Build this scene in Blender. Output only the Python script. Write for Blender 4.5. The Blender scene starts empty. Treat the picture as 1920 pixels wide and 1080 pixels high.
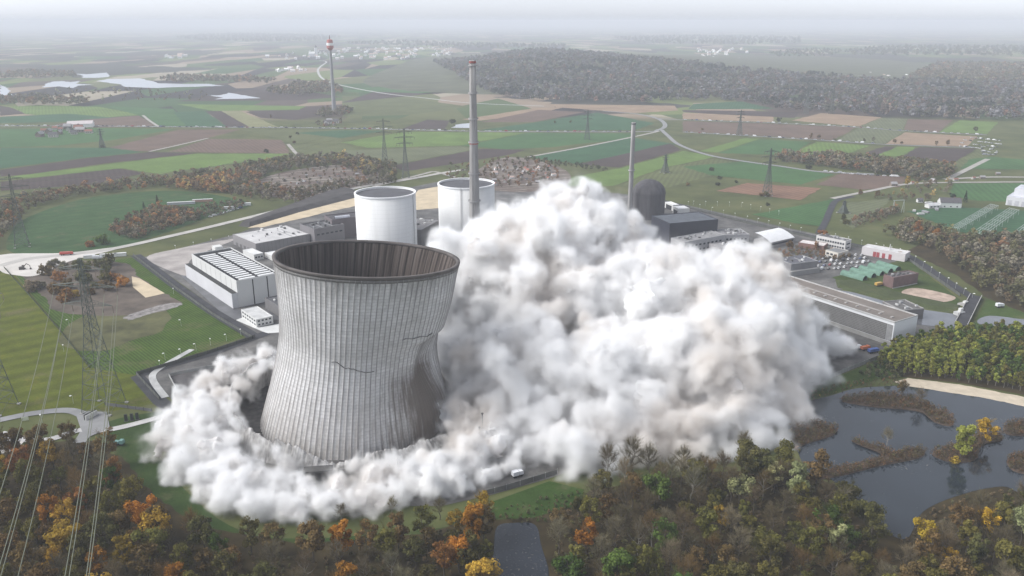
import bpy, math, random
import numpy as np
from mathutils import Vector, Matrix

# ---------------------------------------------------------------- camera, sky, sun, exposure
SC = bpy.context.scene
COL = SC.collection
F, H, TH = 1550.0, 200.0, math.radians(17.9)      # focal length in 1920-px units, camera height, pitch
CT, ST = math.cos(TH), math.sin(TH)

cd = bpy.data.cameras.new('camera')
cam = bpy.data.objects.new('camera', cd)
COL.objects.link(cam)
cam.location = (0, 0, H)
cam.rotation_euler = (math.pi / 2 - TH, 0, 0)
cd.sensor_width = 36
cd.lens = 36 * F / 1920
cd.clip_start, cd.clip_end = 1, 90000
SC.camera = cam

SUN_EL, SUN_AZ = 42.0, -98.0                       # degrees; azimuth from +Y, negative towards -X
W = bpy.data.worlds.new('World')
SC.world = W
W.use_nodes = True
wn, wl = W.node_tree.nodes, W.node_tree.links
wn.clear()
sky = wn.new('ShaderNodeTexSky')
sky.sky_type = 'NISHITA'
sky.sun_disc = False
sky.sun_elevation = math.radians(SUN_EL)
sky.sun_rotation = math.radians(SUN_AZ)
sky.air_density, sky.dust_density, sky.ozone_density = 1.0, 0.8, 1.0
hs = wn.new('ShaderNodeHueSaturation')
hs.inputs['Saturation'].default_value = 0.12
bg = wn.new('ShaderNodeBackground')
bg.inputs['Strength'].default_value = 0.138
wo = wn.new('ShaderNodeOutputWorld')
wl.new(sky.outputs[0], hs.inputs['Color'])
tn = wn.new('ShaderNodeMix')
tn.data_type, tn.blend_type = 'RGBA', 'MULTIPLY'
tn.inputs[0].default_value = 1.0
tn.inputs[7].default_value = (0.93, 0.975, 1.08, 1)
wl.new(hs.outputs[0], tn.inputs[6])
wl.new(tn.outputs[2], bg.inputs[0])
wl.new(bg.outputs[0], wo.inputs[0])

sd = bpy.data.lights.new('sun', 'SUN')
sd.energy, sd.angle, sd.color = 2.8, math.radians(38), (1.0, 0.97, 0.93)
so = bpy.data.objects.new('sun', sd)
COL.objects.link(so)
e, a_ = math.radians(SUN_EL), math.radians(SUN_AZ)
so.rotation_euler = (-Vector((math.sin(a_) * math.cos(e), math.cos(a_) * math.cos(e), math.sin(e)))).to_track_quat('-Z', 'Y').to_euler()
so.location = (-300, 300, 500)

vs = SC.view_settings
vs.view_transform, vs.look, vs.gamma, vs.use_curve_mapping = 'Standard', 'None', 1.0, False
vs.exposure = 0.55
cy = SC.cycles
cy.use_denoising = True
cy.max_bounces, cy.diffuse_bounces, cy.glossy_bounces = 16, 4, 2
cy.transmission_bounces, cy.volume_bounces, cy.transparent_max_bounces = 2, 12, 8
cy.volume_step_rate, cy.volume_max_steps = 1.0, 256
cy.caustics_reflective = cy.caustics_refractive = False

# ---------------------------------------------------------------- helpers
R = random.Random(7)
def dirpx(x, y):
    u, v = (x - 960) / F, (540 - y) / F
    return Vector((u, CT + v * ST, -ST + v * CT))
def G(x, y, z=0.0):                                # image point -> world point at height z
    d = dirpx(x, y)
    t = (z - H) / d.z
    return Vector((d.x * t, d.y * t, z))
def AT(x, y, Y):                                   # image point -> world point at depth Y
    d = dirpx(x, y)
    t = Y / d.y
    return Vector((d.x * t, Y, H + d.z * t))
def PX(p):
    fw = p[1] * CT + (H - p[2]) * ST
    up = p[1] * ST - (H - p[2]) * CT
    return (960 + F * p[0] / fw, 540 - F * up / fw)

def tag(o, label=None, cat=None, group=None, kind=None):
    if label: o['label'] = label
    if cat: o['category'] = cat
    if group: o['group'] = group
    if kind: o['kind'] = kind
    return o
def thing(name, label, cat, loc=(0, 0, 0), rz=0.0, group=None):
    o = bpy.data.objects.new(name, None)
    o.empty_display_size = 1
    COL.objects.link(o)
    o.location = loc
    o.rotation_euler = (0, 0, rz)
    return tag(o, label, cat, group)
def dup(o, parent=None, loc=None, rz=None, sc=None):
    c = o.copy()
    COL.objects.link(c)
    if parent is not None: c.parent = parent
    if loc is not None: c.location = loc
    if rz is not None: c.rotation_euler = (0, 0, rz)
    if sc is not None: c.scale = sc if hasattr(sc, '__len__') else (sc, sc, sc)
    for ch in list(o.children): dup(ch, c)
    return c

class NT:
    def __init__(s, name):
        s.m = bpy.data.materials.new(name)
        s.m.use_nodes = True
        s.n, s.l = s.m.node_tree.nodes, s.m.node_tree.links
        s.b = s.n['Principled BSDF']
        s.out = s.n['Material Output']
        s.tc = s.n.new('ShaderNodeTexCoord')
    def noise(s, scale, detail=4, rough=.55, co='Object', dist=0):
        t = s.n.new('ShaderNodeTexNoise')
        t.inputs['Scale'].default_value = scale
        t.inputs['Detail'].default_value = detail
        t.inputs['Roughness'].default_value = rough
        t.inputs['Distortion'].default_value = dist
        if isinstance(co, str): s.l.new(s.tc.outputs[co], t.inputs['Vector'])
        else: s.l.new(co, t.inputs['Vector'])
        return t.outputs[0]
    def ramp(s, fac, stops, interp='LINEAR'):
        t = s.n.new('ShaderNodeValToRGB')
        t.color_ramp.interpolation = interp
        els = t.color_ramp.elements
        while len(els) < len(stops): els.new(0.5)
        for el, (p, c) in zip(els, stops):
            el.position = p
            el.color = (*c, 1) if len(c) == 3 else c
        s.l.new(fac, t.inputs[0])
        return t.outputs[0]
    def mix(s, a, b, fac, mode='MIX'):
        t = s.n.new('ShaderNodeMix')
        t.data_type, t.blend_type = 'RGBA', mode
        for sock, v in ((t.inputs[0], fac), (t.inputs[6], a), (t.inputs[7], b)):
            if hasattr(v, 'links') or isinstance(v, bpy.types.NodeSocket): s.l.new(v, sock)
            elif isinstance(v, (int, float)): sock.default_value = v
            else: sock.default_value = (*v, 1)
        return t.outputs[2]
    def math(s, op, a, b=None, clamp=False):
        t = s.n.new('ShaderNodeMath')
        t.operation, t.use_clamp = op, clamp
        for sock, v in zip(t.inputs, (a, b)):
            if v is None: continue
            if isinstance(v, bpy.types.NodeSocket): s.l.new(v, sock)
            else: sock.default_value = v
        return t.outputs[0]
    def mapping(s, co='Object', loc=(0, 0, 0), rot=(0, 0, 0), sc=(1, 1, 1)):
        t = s.n.new('ShaderNodeMapping')
        t.inputs['Location'].default_value = loc
        t.inputs['Rotation'].default_value = rot
        t.inputs['Scale'].default_value = sc
        s.l.new(s.tc.outputs[co] if isinstance(co, str) else co, t.inputs[0])
        return t.outputs[0]
    def attr(s, name, out='Color'):
        t = s.n.new('ShaderNodeAttribute')
        t.attribute_name = name
        return t.outputs[out]
    def bump(s, h, strength=.5, dist=1.0):
        t = s.n.new('ShaderNodeBump')
        t.inputs['Strength'].default_value = strength
        t.inputs['Distance'].default_value = dist
        s.l.new(h, t.inputs['Height'])
        s.l.new(t.outputs[0], s.b.inputs['Normal'])
    def col(s, c):
        if isinstance(c, bpy.types.NodeSocket): s.l.new(c, s.b.inputs['Base Color'])
        else: s.b.inputs['Base Color'].default_value = (*c, 1)
        return s
    def rough(s, r, spec=.3):
        s.b.inputs['Roughness'].default_value = r
        s.b.inputs['Specular IOR Level'].default_value = spec
        return s
MC = {}
def M(name, c, var=.22, scale=.15, rough=.9, spec=.2, bump=0, detail=5, streak=None):
    """one surface colour with blotchy wear of its own; streak = (sx, sy, sz) stretches the blotches"""
    if name in MC: return MC[name]
    t = NT(name)
    co = t.mapping(sc=streak) if streak else 'Object'
    n = t.noise(scale, detail, .62, co)
    lo, hi = tuple(v * (1 - var) for v in c), tuple(min(.95, v * (1 + var)) for v in c)
    t.col(t.ramp(n, [(.3, lo), (.7, hi)])).rough(rough, spec)
    if bump: t.bump(n, bump, 1.0)
    MC[name] = t.m
    return t.m

class MB:
    """collects shapes, links them as one mesh object"""
    def __init__(s): s.v, s.f, s.mi = [], [], []
    def poly(s, pts, m=0):
        b = len(s.v)
        s.v += [tuple(p) for p in pts]
        s.f.append(tuple(range(b, b + len(pts)))); s.mi.append(m)
        return s
    def prism(s, pts, z0, z1, m=0, mtop=None, bottom=False):
        n, b = len(pts), len(s.v)
        s.v += [(p[0], p[1], z0) for p in pts] + [(p[0], p[1], z1) for p in pts]
        area = sum(pts[i][0] * pts[(i + 1) % n][1] - pts[(i + 1) % n][0] * pts[i][1] for i in range(n))
        for i in range(n):
            j = (i + 1) % n
            q = (b + i, b + j, b + n + j, b + n + i)
            s.f.append(q if area > 0 else q[::-1]); s.mi.append(m)
        top = tuple(b + n + i for i in range(n))
        s.f.append(top if area > 0 else top[::-1]); s.mi.append(m if mtop is None else mtop)
        if bottom:
            bt = tuple(b + i for i in range(n))
            s.f.append(bt[::-1] if area > 0 else bt); s.mi.append(m)
        return s
    def box(s, c, sz, rz=0, m=0, mtop=None):      # c = centre of the base
        x, y = sz[0] / 2, sz[1] / 2
        k, q = math.cos(rz), math.sin(rz)
        return s.prism([(c[0] + a * k - b * q, c[1] + a * q + b * k) for a, b in ((-x, -y), (x, -y), (x, y), (-x, y))], c[2], c[2] + sz[2], m, mtop, True)
    def tube(s, p, q, r0, r1=None, n=8, m=0, cap=True):
        p, q = Vector(p), Vector(q)
        r1 = r0 if r1 is None else r1
        d = q - p
        if d.length < 1e-6: return s
        w = d.to_track_quat('Z', 'Y')
        b = len(s.v)
        for c, r in ((p, r0), (q, r1)):
            for i in range(n):
                a = 2 * math.pi * i / n
                s.v.append(tuple(c + w @ Vector((r * math.cos(a), r * math.sin(a), 0))))
        for i in range(n):
            j = (i + 1) % n
            s.f.append((b + i, b + j, b + n + j, b + n + i)); s.mi.append(m)
        if cap:
            s.f.append(tuple(b + n + i for i in range(n))); s.mi.append(m)
            s.f.append(tuple(b + n - 1 - i for i in range(n))); s.mi.append(m)
        return s
    def lathe(s, prof, n=48, c=(0, 0), m=0):
        b = len(s.v)
        for r, z in prof:
            for i in range(n):
                a = 2 * math.pi * i / n
                s.v.append((c[0] + r * math.cos(a), c[1] + r * math.sin(a), z))
        for k in range(len(prof) - 1):
            for i in range(n):
                j = (i + 1) % n
                s.f.append((b + k * n + i, b + k * n + j, b + (k + 1) * n + j, b + (k + 1) * n + i)); s.mi.append(m)
        return s
    def disc(s, r, z, n=48, c=(0, 0), m=0):
        return s.poly([(c[0] + r * math.cos(2 * math.pi * i / n), c[1] + r * math.sin(2 * math.pi * i / n), z) for i in range(n)], m)
    def build(s, name, mats, parent=None, smooth=False):
        me = bpy.data.meshes.new(name)
        me.from_pydata(s.v, [], s.f)
        for m in (mats if isinstance(mats, (list, tuple)) else [mats]): me.materials.append(m)
        me.polygons.foreach_set('material_index', s.mi)
        if smooth: me.polygons.foreach_set('use_smooth', [True] * len(s.f))
        me.update()
        o = bpy.data.objects.new(name, me)
        COL.objects.link(o)
        if parent is not None: o.parent = parent
        return o
def np_mesh(name, V, Fq, mats, mi=None, cols=None, parent=None, smooth=False):
    """V (n,3), Fq (m,4) or (m,3) numpy arrays -> object"""
    me = bpy.data.meshes.new(name)
    k = Fq.shape[1]
    me.vertices.add(len(V)); me.vertices.foreach_set('co', np.ascontiguousarray(V, np.float32).ravel())
    me.loops.add(Fq.size); me.loops.foreach_set('vertex_index', np.ascontiguousarray(Fq, np.int32).ravel())
    me.polygons.add(len(Fq))
    me.polygons.foreach_set('loop_start', np.arange(0, Fq.size, k, dtype=np.int32))
    me.polygons.foreach_set('loop_total', np.full(len(Fq), k, np.int32))
    for m in (mats if isinstance(mats, (list, tuple)) else [mats]): me.materials.append(m)
    if mi is not None: me.polygons.foreach_set('material_index', np.ascontiguousarray(mi, np.int32))
    if smooth: me.polygons.foreach_set('use_smooth', np.ones(len(Fq), bool))
    if cols is not None:
        at = me.attributes.new('tint', 'FLOAT_COLOR', 'FACE')
        c4 = np.ones((len(Fq), 4), np.float32); c4[:, :3] = cols
        at.data.foreach_set('color', c4.ravel())
    me.update(); me.validate()
    o = bpy.data.objects.new(name, me)
    COL.objects.link(o)
    if parent is not None: o.parent = parent
    return o
# ---------------------------------------------------------------- the setting: ground, fields, roads, water
HAZE = 1.35e-4
def smooth_px(pts, closed=False, k=5):
    n, out = len(pts), []
    for i in range(n if closed else n - 1):
        p = [pts[(i + j - 1) % n] if closed else pts[min(max(i + j - 1, 0), n - 1)] for j in range(4)]
        for s in range(k):
            t = s / k
            out.append(tuple(.5 * (2 * p[1][a] + (p[2][a] - p[0][a]) * t + (2 * p[0][a] - 5 * p[1][a] + 4 * p[2][a] - p[3][a]) * t * t
                       + (3 * p[1][a] - p[0][a] - 3 * p[2][a] + p[3][a]) * t ** 3) for a in range(len(pts[0]))))
    if not closed: out.append(pts[-1])
    return out
def inside(p, poly):
    c, n = False, len(poly)
    for i in range(n):
        a, b = poly[i], poly[i - 1]
        if (a[1] > p[1]) != (b[1] > p[1]) and p[0] < (b[0] - a[0]) * (p[1] - a[1]) / (b[1] - a[1]) + a[0]: c = not c
    return c
NZ = [0]
def sheet(name, pts, z, mat, label, cat, curve=False, kind='structure', jag=0.0):
    if curve: pts = smooth_px(pts, True)
    if z is None:
        NZ[0] += 1
        z = .03 + .004 * NZ[0]
    P = [G(x, y, z) for x, y in pts]
    if jag:
        Q = []
        for i, p in enumerate(P):
            q = P[(i + 1) % len(P)]
            m = max(1, min(12, int((q - p).length / (jag * 2))))
            for s in range(m): Q.append(p.lerp(q, s / m) + Vector((R.uniform(-jag, jag) * .5, R.uniform(-jag, jag) * .5, 0)))
        P = Q
    b = MB(); b.poly(P)
    return tag(b.build(name, mat), label, cat, kind=kind)
def ribbon(name, pts, w, z, mat, label, cat='road', curve=True, kind='structure'):
    if curve: pts = smooth_px(pts, False, 6)
    P = [G(x, y, z) for x, y in pts]
    b = MB(); L, Rr = [], []
    for i, p in enumerate(P):
        d = (P[min(i + 1, len(P) - 1)] - P[max(i - 1, 0)]).normalized()
        s = Vector((-d.y, d.x, 0)) * w / 2
        L.append(p + s); Rr.append(p - s)
    for i in range(len(P) - 1): b.poly([Rr[i], Rr[i + 1], L[i + 1], L[i]])
    return tag(b.build(name, mat), label, cat, kind=kind)

def ground_mat():
    t = NT('plain')
    xy = t.mapping(rot=(0, 0, .35), sc=(1 / 150, 1 / 420, 0))
    v = t.n.new('ShaderNodeTexVoronoi'); v.inputs['Scale'].default_value = 1.0; v.inputs['Randomness'].default_value = .85
    t.l.new(xy, v.inputs['Vector'])
    sp = t.n.new('ShaderNodeSeparateColor'); t.l.new(v.outputs['Color'], sp.inputs[0])
    patch = t.ramp(sp.outputs[0], [(0, (.075, .11, .04)), (.14, (.035, .030, .030)), (.28, (.12, .13, .055)), (.40, (.26, .20, .145)), (.52, (.05, .095, .035)),
                                   (.64, (.09, .07, .058)), (.74, (.14, .17, .06)), (.84, (.04, .035, .035)), (.92, (.32, .28, .21))], 'CONSTANT')
    wood = t.math('GREATER_THAN', t.noise(1 / 1500, 6, .55), .57)
    far = t.mix(patch, (.055, .055, .045), wood)
    n1 = t.noise(.02, 7, .65)
    near = t.ramp(n1, [(.3, (.055, .063, .026)), (.5, (.085, .098, .036)), (.7, (.125, .125, .055))])
    sx = t.n.new('ShaderNodeSeparateXYZ'); t.l.new(t.tc.outputs['Object'], sx.inputs[0])
    f = t.math('MULTIPLY', t.math('SUBTRACT', sx.outputs[1], 1750), 1 / 120, True)
    c = t.mix(near, far, f)
    t.col(t.mix(c, t.ramp(t.noise(.006, 5), [(.3, (.8, .8, .8)), (.7, (1.15, 1.15, 1.15))]), .6, 'MULTIPLY')).rough(.95, .1)
    return t.m
b = MB(); b.poly([(-34000, -6000, 0), (34000, -6000, 0), (34000, 42500, 0), (-34000, 42500, 0)])
tag(b.build('ground', ground_mat()), 'wide flat farmland plain of small fields fading to the horizon', 'ground', kind='structure')

def field_mat(key, c, rows):
    if ('f' + key + str(rows)) in MC: return MC['f' + key + str(rows)]
    t = NT('field_' + key)
    n = t.noise(.02, 6, .65)
    base = t.ramp(n, [(.28, tuple(v * .78 for v in c)), (.72, tuple(v * 1.2 for v in c))])
    w = t.n.new('ShaderNodeTexWave'); w.wave_type = 'BANDS'; w.bands_direction = 'X'
    w.inputs['Scale'].default_value = .045; w.inputs['Distortion'].default_value = 1.2; w.inputs['Detail'].default_value = 3
    t.l.new(t.mapping(rot=(0, 0, rows)), w.inputs['Vector'])
    c2 = t.mix(base, t.ramp(w.outputs[0], [(.2, (.86, .86, .86)), (.8, (1.1, 1.1, 1.1))]), .8, 'MULTIPLY')
    c3 = t.mix(c2, t.ramp(t.noise(.25, 4, .7), [(.3, (.85, .85, .85)), (.7, (1.15, 1.15, 1.15))]), .8, 'MULTIPLY')
    t.col(c3).rough(.95, .1)
    MC['f' + key + str(rows)] = t.m
    return t.m
FC = {k: (v[0] * 1.0, v[1] * .95, v[2] * .86) for k, v in dict(soil=(.065, .052, .052), brown=(.135, .10, .085), brick=(.20, .125, .092), tan=(.27, .205, .155), green=(.055, .125, .048), teal=(.042, .105, .055),
          lime=(.115, .185, .055), olive=(.105, .125, .06), pale=(.20, .21, .12), grey=(.12, .14, .085)).items()}
FN = dict(soil='dark ploughed field', brown='brown bare field', brick='reddish brown ploughed field', tan='tan harvested field', green='green field', teal='deep green crop field',
          lime='bright green field', olive='dull olive grass field', pale='pale stubble strip', grey='grey green meadow')
fields = [
 ('soil', [(0, 198), (22, 202), (48, 213), (0, 217)], 'at far left beyond the car-lined road'),
 ('lime', [(22, 200), (70, 197), (185, 200), (270, 216), (140, 223), (48, 214)], 'wedge shaped, far left beyond the car-lined road'),
 ('teal', [(0, 219), (130, 213), (215, 221), (150, 228), (0, 231)], 'narrow, behind the far left farm'),
 ('brown', [(100, 234), (160, 224), (262, 217), (290, 236), (190, 239)], 'pinkish, beside the far left farm'),
 ('green', [(262, 217), (200, 199), (325, 204), (350, 237), (297, 237)], 'tapering, beyond the road near a pale track'),
 ('teal', [(325, 210), (385, 208), (425, 237), (350, 238)], 'between two strips beyond the road'),
 ('soil', [(385, 208), (415, 208), (466, 237), (427, 238)], 'narrow slanting strip beyond the road'),
 ('pale', [(415, 208), (445, 206), (522, 238), (468, 238)], 'slanting beside the dark strip'),
 ('soil', [(460, 210), (610, 199), (620, 214), (555, 225), (490, 221)], 'left of the radio tower foot'),
 ('lime', [(330, 195), (575, 199), (560, 206), (400, 208)], 'thin, in front of the flooded gravel pits'),
 ('soil', [(330, 190), (500, 163), (570, 170), (640, 182), (560, 188)], 'behind the thin lime strip'),
 ('green', [(0, 242), (190, 240), (330, 242), (215, 262), (110, 273), (0, 276)], 'in front of the far left farm'),
 ('brown', [(205, 277), (335, 243), (450, 243), (390, 259), (285, 284), (215, 282)], 'with a pale track along its edge'),
 ('brown', [(392, 260), (528, 262), (545, 288), (315, 285)], 'darker, right of the pale track'),
 ('teal', [(0, 277), (203, 277), (270, 285), (160, 296), (0, 316)], 'long, at left below the farm'),
 ('soil', [(0, 319), (160, 297), (280, 285), (372, 287), (200, 306), (60, 326), (0, 331)], 'long curved strip at left'),
 ('lime', [(0, 334), (210, 307), (370, 288), (552, 288), (480, 301), (300, 326), (228, 315), (60, 333)], 'long and light, above the autumn hedgerow'),
 ('soil', [(62, 334), (225, 316), (272, 324), (180, 346), (0, 358), (0, 341)], 'wedge above the hedgerow at left'),
 ('olive', [(452, 243), (642, 243), (640, 263), (545, 269), (530, 261)], 'left of the tall lattice pylons'),
 ('teal', [(555, 249), (640, 244), (722, 245), (640, 259)], 'sliver just below the car-lined road'),
 ('olive', [(548, 272), (640, 264), (690, 292), (560, 292)], 'around a small hedge mound'),
 ('lime', [(640, 267), (760, 247), (985, 249), (862, 273), (690, 277)], 'wide and light, left of the tall chimney'),
 ('green', [(865, 273), (990, 249), (1185, 250), (1180, 260), (1030, 276), (950, 280)], 'right of the tall chimney below the road'),
 ('soil', [(735, 311), (900, 279), (985, 281), (960, 289), (860, 306), (760, 321)], 'long strip behind the tall chimney'),
 ('grey', [(645, 282), (862, 274), (895, 279), (735, 309), (660, 300)], 'behind the two lattice pylons'),
 ('teal', [(990, 295), (1186, 258), (1268, 270), (1083, 307)], 'dark wedge above the pale farm track'),
 ('soil', [(1083, 308), (1257, 269), (1277, 281), (1162, 314)], 'strip right of the dark green wedge'),
 ('lime', [(1060, 334), (1165, 315), (1282, 283), (1342, 294), (1245, 314), (1150, 348), (1060, 348)], 'behind the dust peak'),
 ('olive', [(1160, 348), (1250, 314), (1340, 297), (1420, 312), (1330, 330), (1250, 352)], 'with a lone pylon on it'),
 ('soil', [(752, 242), (800, 224), (842, 226), (835, 242)], 'trapezoid beyond the road by the small pond'),
 ('tan', [(866, 224), (1000, 203), (1062, 200), (1000, 215), (900, 226)], 'slim, right of the chimney beyond the road'),
 ('brown', [(900, 229), (1010, 206), (1097, 210), (1000, 229)], 'behind the long green crop'),
 ('teal', [(900, 244), (1000, 230), (1120, 211), (1228, 231), (1190, 244)], 'large, under the far wooded hill'),
 ('tan', [(1020, 195), (1265, 198), (1272, 207), (1190, 212), (1045, 201)], 'long, at the foot of the wooded hill'),
 ('green', [(642, 171), (870, 141), (912, 161), (880, 171), (760, 179)], 'at the left end of the wooded hill'),
 ('olive', [(642, 180), (760, 183), (880, 200), (760, 216), (642, 219)], 'right of the radio tower foot'),
 ('teal', [(1300, 195), (1390, 190), (1452, 204), (1290, 205)], 'by the edge of the wooded hill'),
 ('soil', [(1278, 206), (1340, 207), (1500, 210), (1490, 221), (1370, 216), (1282, 210)], 'dark band under the wooded hill'),
 ('tan', [(1280, 211), (1450, 219), (1450, 229), (1280, 223)], 'band above the second car-lined road'),
 ('tan', [(1485, 226), (1540, 212), (1652, 220), (1610, 237)], 'light quadrilateral under the right wood'),
 ('grey', [(1612, 237), (1655, 221), (1702, 223), (1692, 244)], 'pale, right of the light tan field'),
 ('brown', [(1695, 243), (1703, 223), (1787, 225), (1760, 248)], 'purplish, below the right wood'),
 ('lime', [(1762, 248), (1800, 225), (1872, 229), (1850, 251)], 'with one round tree on it'),
 ('brown', [(1280, 227), (1450, 232), (1605, 239), (1562, 263), (1450, 256), (1280, 246)], 'wide, between the two car-lined roads'),
 ('grey', [(1570, 263), (1610, 240), (1697, 246), (1660, 269)], 'between two brown fields at right'),
 ('tan', [(1660, 270), (1697, 248), (1832, 256), (1812, 275)], 'beside the crowded car park'),
 ('lime', [(1310, 284), (1395, 259), (1425, 260), (1345, 286)], 'first bright strip right of the curving road'),
 ('green', [(1345, 287), (1425, 261), (1522, 266), (1478, 291)], 'between two bright strips'),
 ('lime', [(1480, 291), (1530, 266), (1632, 273), (1580, 291)], 'second bright strip, above the small wood'),
 ('soil', [(1620, 286), (1660, 274), (1682, 275), (1640, 292)], 'short slanting strip above the small wood'),
 ('lime', [(1643, 292), (1684, 275), (1718, 276), (1690, 293)], 'short slanting bright strip'),
 ('soil', [(1690, 294), (1722, 276), (1832, 279), (1785, 306)], 'large and purplish, right of the bright strips'),
 ('olive', [(1790, 306), (1834, 280), (1872, 282), (1800, 326)], 'below the crowded car park'),
 ('green', [(1280, 312), (1390, 303), (1500, 318), (1562, 327), (1500, 346), (1330, 328)], 'rolling, with a tall pylon standing behind'),
 ('brick', [(1342, 358), (1400, 343), (1540, 353), (1500, 375)], 'with a pylon foot on it'),
 ('brown', [(1530, 346), (1575, 325), (1700, 331), (1690, 350), (1620, 356)], 'in front of the small wood'),
 ('green', [(1780, 366), (1790, 344), (1930, 343), (1930, 380), (1830, 376)], 'bright, behind the white house'),
 ('green', [(1410, 402), (1570, 372), (1555, 412), (1540, 424), (1500, 420)], 'beside the dark perimeter road'),
 ('grey', [(1575, 412), (1590, 380), (1670, 372), (1660, 385), (1600, 430)], 'right of the winding dark road'),
 ('teal', [(1700, 396), (1780, 388), (1930, 395), (1930, 450), (1800, 435)], 'grassed ground of the switchyard'),
 ('soil', [(900, 166), (640, 193), (700, 172), (820, 176)], 'thin dark strip under the long pale track'),
 ('olive', [(0, 232), (100, 233), (90, 238), (0, 239)], 'thin strip behind the far left farm'),
 ('green', [(1820, 298), (1860, 294), (1930, 300), (1930, 318), (1800, 316)], 'at the right edge beyond the pale lane'),
]
for i, (k, pts, where) in enumerate(fields):
    sheet('field', pts, None, field_mat(k, FC[k], (.3, -.5, .9, 1.3)[i % 4]), FN[k] + ' ' + where, 'field', jag=3.0)

# the wooded hill under the far forest
def S01(t):
    t = min(1, max(0, t)); return t * t * (3 - 2 * t)
def hill(x, y):
    s = 330 if x < 150 else 900
    return 50 * math.exp(-((x - 150) / s) ** 2) * S01((y - 2350) / 1000) * S01((5600 - y) / 1200)
b = MB(); nx, ny = 60, 50
g = [[(-1100 + 4200 * i / nx, 2250 + 3400 * j / ny) for j in range(ny + 1)] for i in range(nx + 1)]
for i in range(nx):
    for j in range(ny):
        b.poly([(x, y, hill(x, y) - .6) for x, y in (g[i][j], g[i + 1][j], g[i + 1][j + 1], g[i][j + 1])])
tag(b.build('hill', M('hill_soil', (.085, .09, .05), .3, .01)), 'low long hill carrying the far autumn forest', 'hill', kind='structure')

# near ground sheets
grassmat = None
def lawn_mat(key, c, stripe, ang, amt=.35):
    t = NT('lawn_' + key)
    n = t.noise(.06, 7, .7)
    base = t.ramp(n, [(.3, tuple(v * .7 for v in c)), (.55, c), (.75, (c[0] * 1.5, c[1] * 1.15, c[2] * 1.3))])
    if stripe:
        w = t.n.new('ShaderNodeTexWave'); w.wave_type = 'BANDS'; w.bands_direction = 'X'
        w.inputs['Scale'].default_value = stripe; w.inputs['Distortion'].default_value = 1.0; w.inputs['Detail'].default_value = 2
        t.l.new(t.mapping(rot=(0, 0, ang)), w.inputs['Vector'])
        base = t.mix(base, t.ramp(w.outputs[0], [(.2, (1 - amt,) * 3), (.8, (1 + amt * .5,) * 3)]), 1.0, 'MULTIPLY')
    base = t.mix(base, (.13, .11, .06), t.ramp(t.noise(.035, 6, .7), [(.55, (0, 0, 0)), (.72, (.75, .75, .75))]))
    t.col(t.mix(base, t.ramp(t.noise(.8, 3, .7), [(.3, (.8, .8, .8)), (.7, (1.2, 1.2, 1.2))]), 1.0, 'MULTIPLY')).rough(.95, .1)
    return t.m
yard = NT('yard'); yn = yard.noise(.05, 6, .65)
yard.col(yard.mix(yard.ramp(yn, [(.3, (.055, .053, .052)), (.45, (.095, .092, .088)), (.55, (.13, .125, .118)), (.7, (.20, .19, .178))]), yard.ramp(yard.noise(.5, 4, .7), [(.3, (.8,) * 3), (.7, (1.15,) * 3)]), 1, 'MULTIPLY')).rough(.8, .25)
concrete = M('concrete', (.36, .35, .33), .2, .12, bump=.05)
asphalt = M('asphalt', (.045, .045, .05), .3, .1, .8)
gravelm = M('gravel', (.42, .40, .37), .22, .06)
sandm = M('sand', (.52, .43, .30), .16, .08)
soilm = M('bare_soil', (.105, .085, .068), .5, .05)
darksoil = M('dark_soil', (.065, .06, .058), .35, .08)
floor = M('leaf_litter', (.042, .031, .013), .5, .09)
sheet('lawn', [(0, 508), (18, 503), (170, 690), (252, 695), (300, 755), (215, 770), (150, 768), (0, 782)], .10, lawn_mat('left', (.088, .105, .012), .02, .9, .14), 'green mown lawn at left edge under the power lines', 'lawn')
sheet('lawn', [(30, 515), (240, 484), (262, 482), (470, 626), (252, 703), (172, 690)], .11, lawn_mat('striped', (.056, .096, .015), .16, -.75), 'striped green lawn between lattice pylon and white fan hall', 'lawn')
sheet('lawn', [(205, 790), (345, 768), (320, 800), (290, 830), (330, 900), (430, 985), (560, 1010), (860, 985), (930, 950), (930, 1010), (560, 1040), (360, 1010), (250, 900), (205, 830)], .09, lawn_mat('dust', (.035, .062, .016), 0, 0), 'dark green grass strip along the foot of the dust ring', 'lawn', True)
sheet('lawn', [(24, 474), (28, 425), (70, 400), (130, 380), (190, 367), (300, 358), (380, 362), (470, 380), (450, 392), (390, 408), (300, 440), (200, 466)], .08, lawn_mat('pasture', (.042, .088, .030), .02, .9, .06), 'bright green pasture ringed by autumn hedgerows', 'meadow', True)
sheet('lawn', [(1560, 520), (1700, 485), (1745, 520), (1800, 562), (1790, 574), (1690, 556), (1600, 540)], .22, lawn_mat('brick', (.052, .078, .022), 0, 0), 'grass plot behind the reddish brick shed by the canal', 'lawn')
sheet('lawn', [(1470, 775), (1500, 738), (1660, 668), (1680, 700), (1600, 725), (1560, 738), (1500, 756)], .23, lawn_mat('berm', (.05, .08, .018), 0, 0), 'green berm between site fence and large pond', 'lawn')
sheet('lawn', [(925, 940), (1030, 902), (1095, 918), (1090, 945), (1000, 970), (930, 975)], .23, lawn_mat('wall', (.038, .07, .016), 0, 0), 'green slope below the site boundary wall', 'lawn')
sheet('lawn', [(1850, 560), (1930, 590), (1930, 640), (1840, 660), (1800, 640), (1830, 600)], .12, lawn_mat('canal', (.055, .088, .024), 0, 0), 'green bank beyond the canal bridge', 'lawn')
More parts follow.
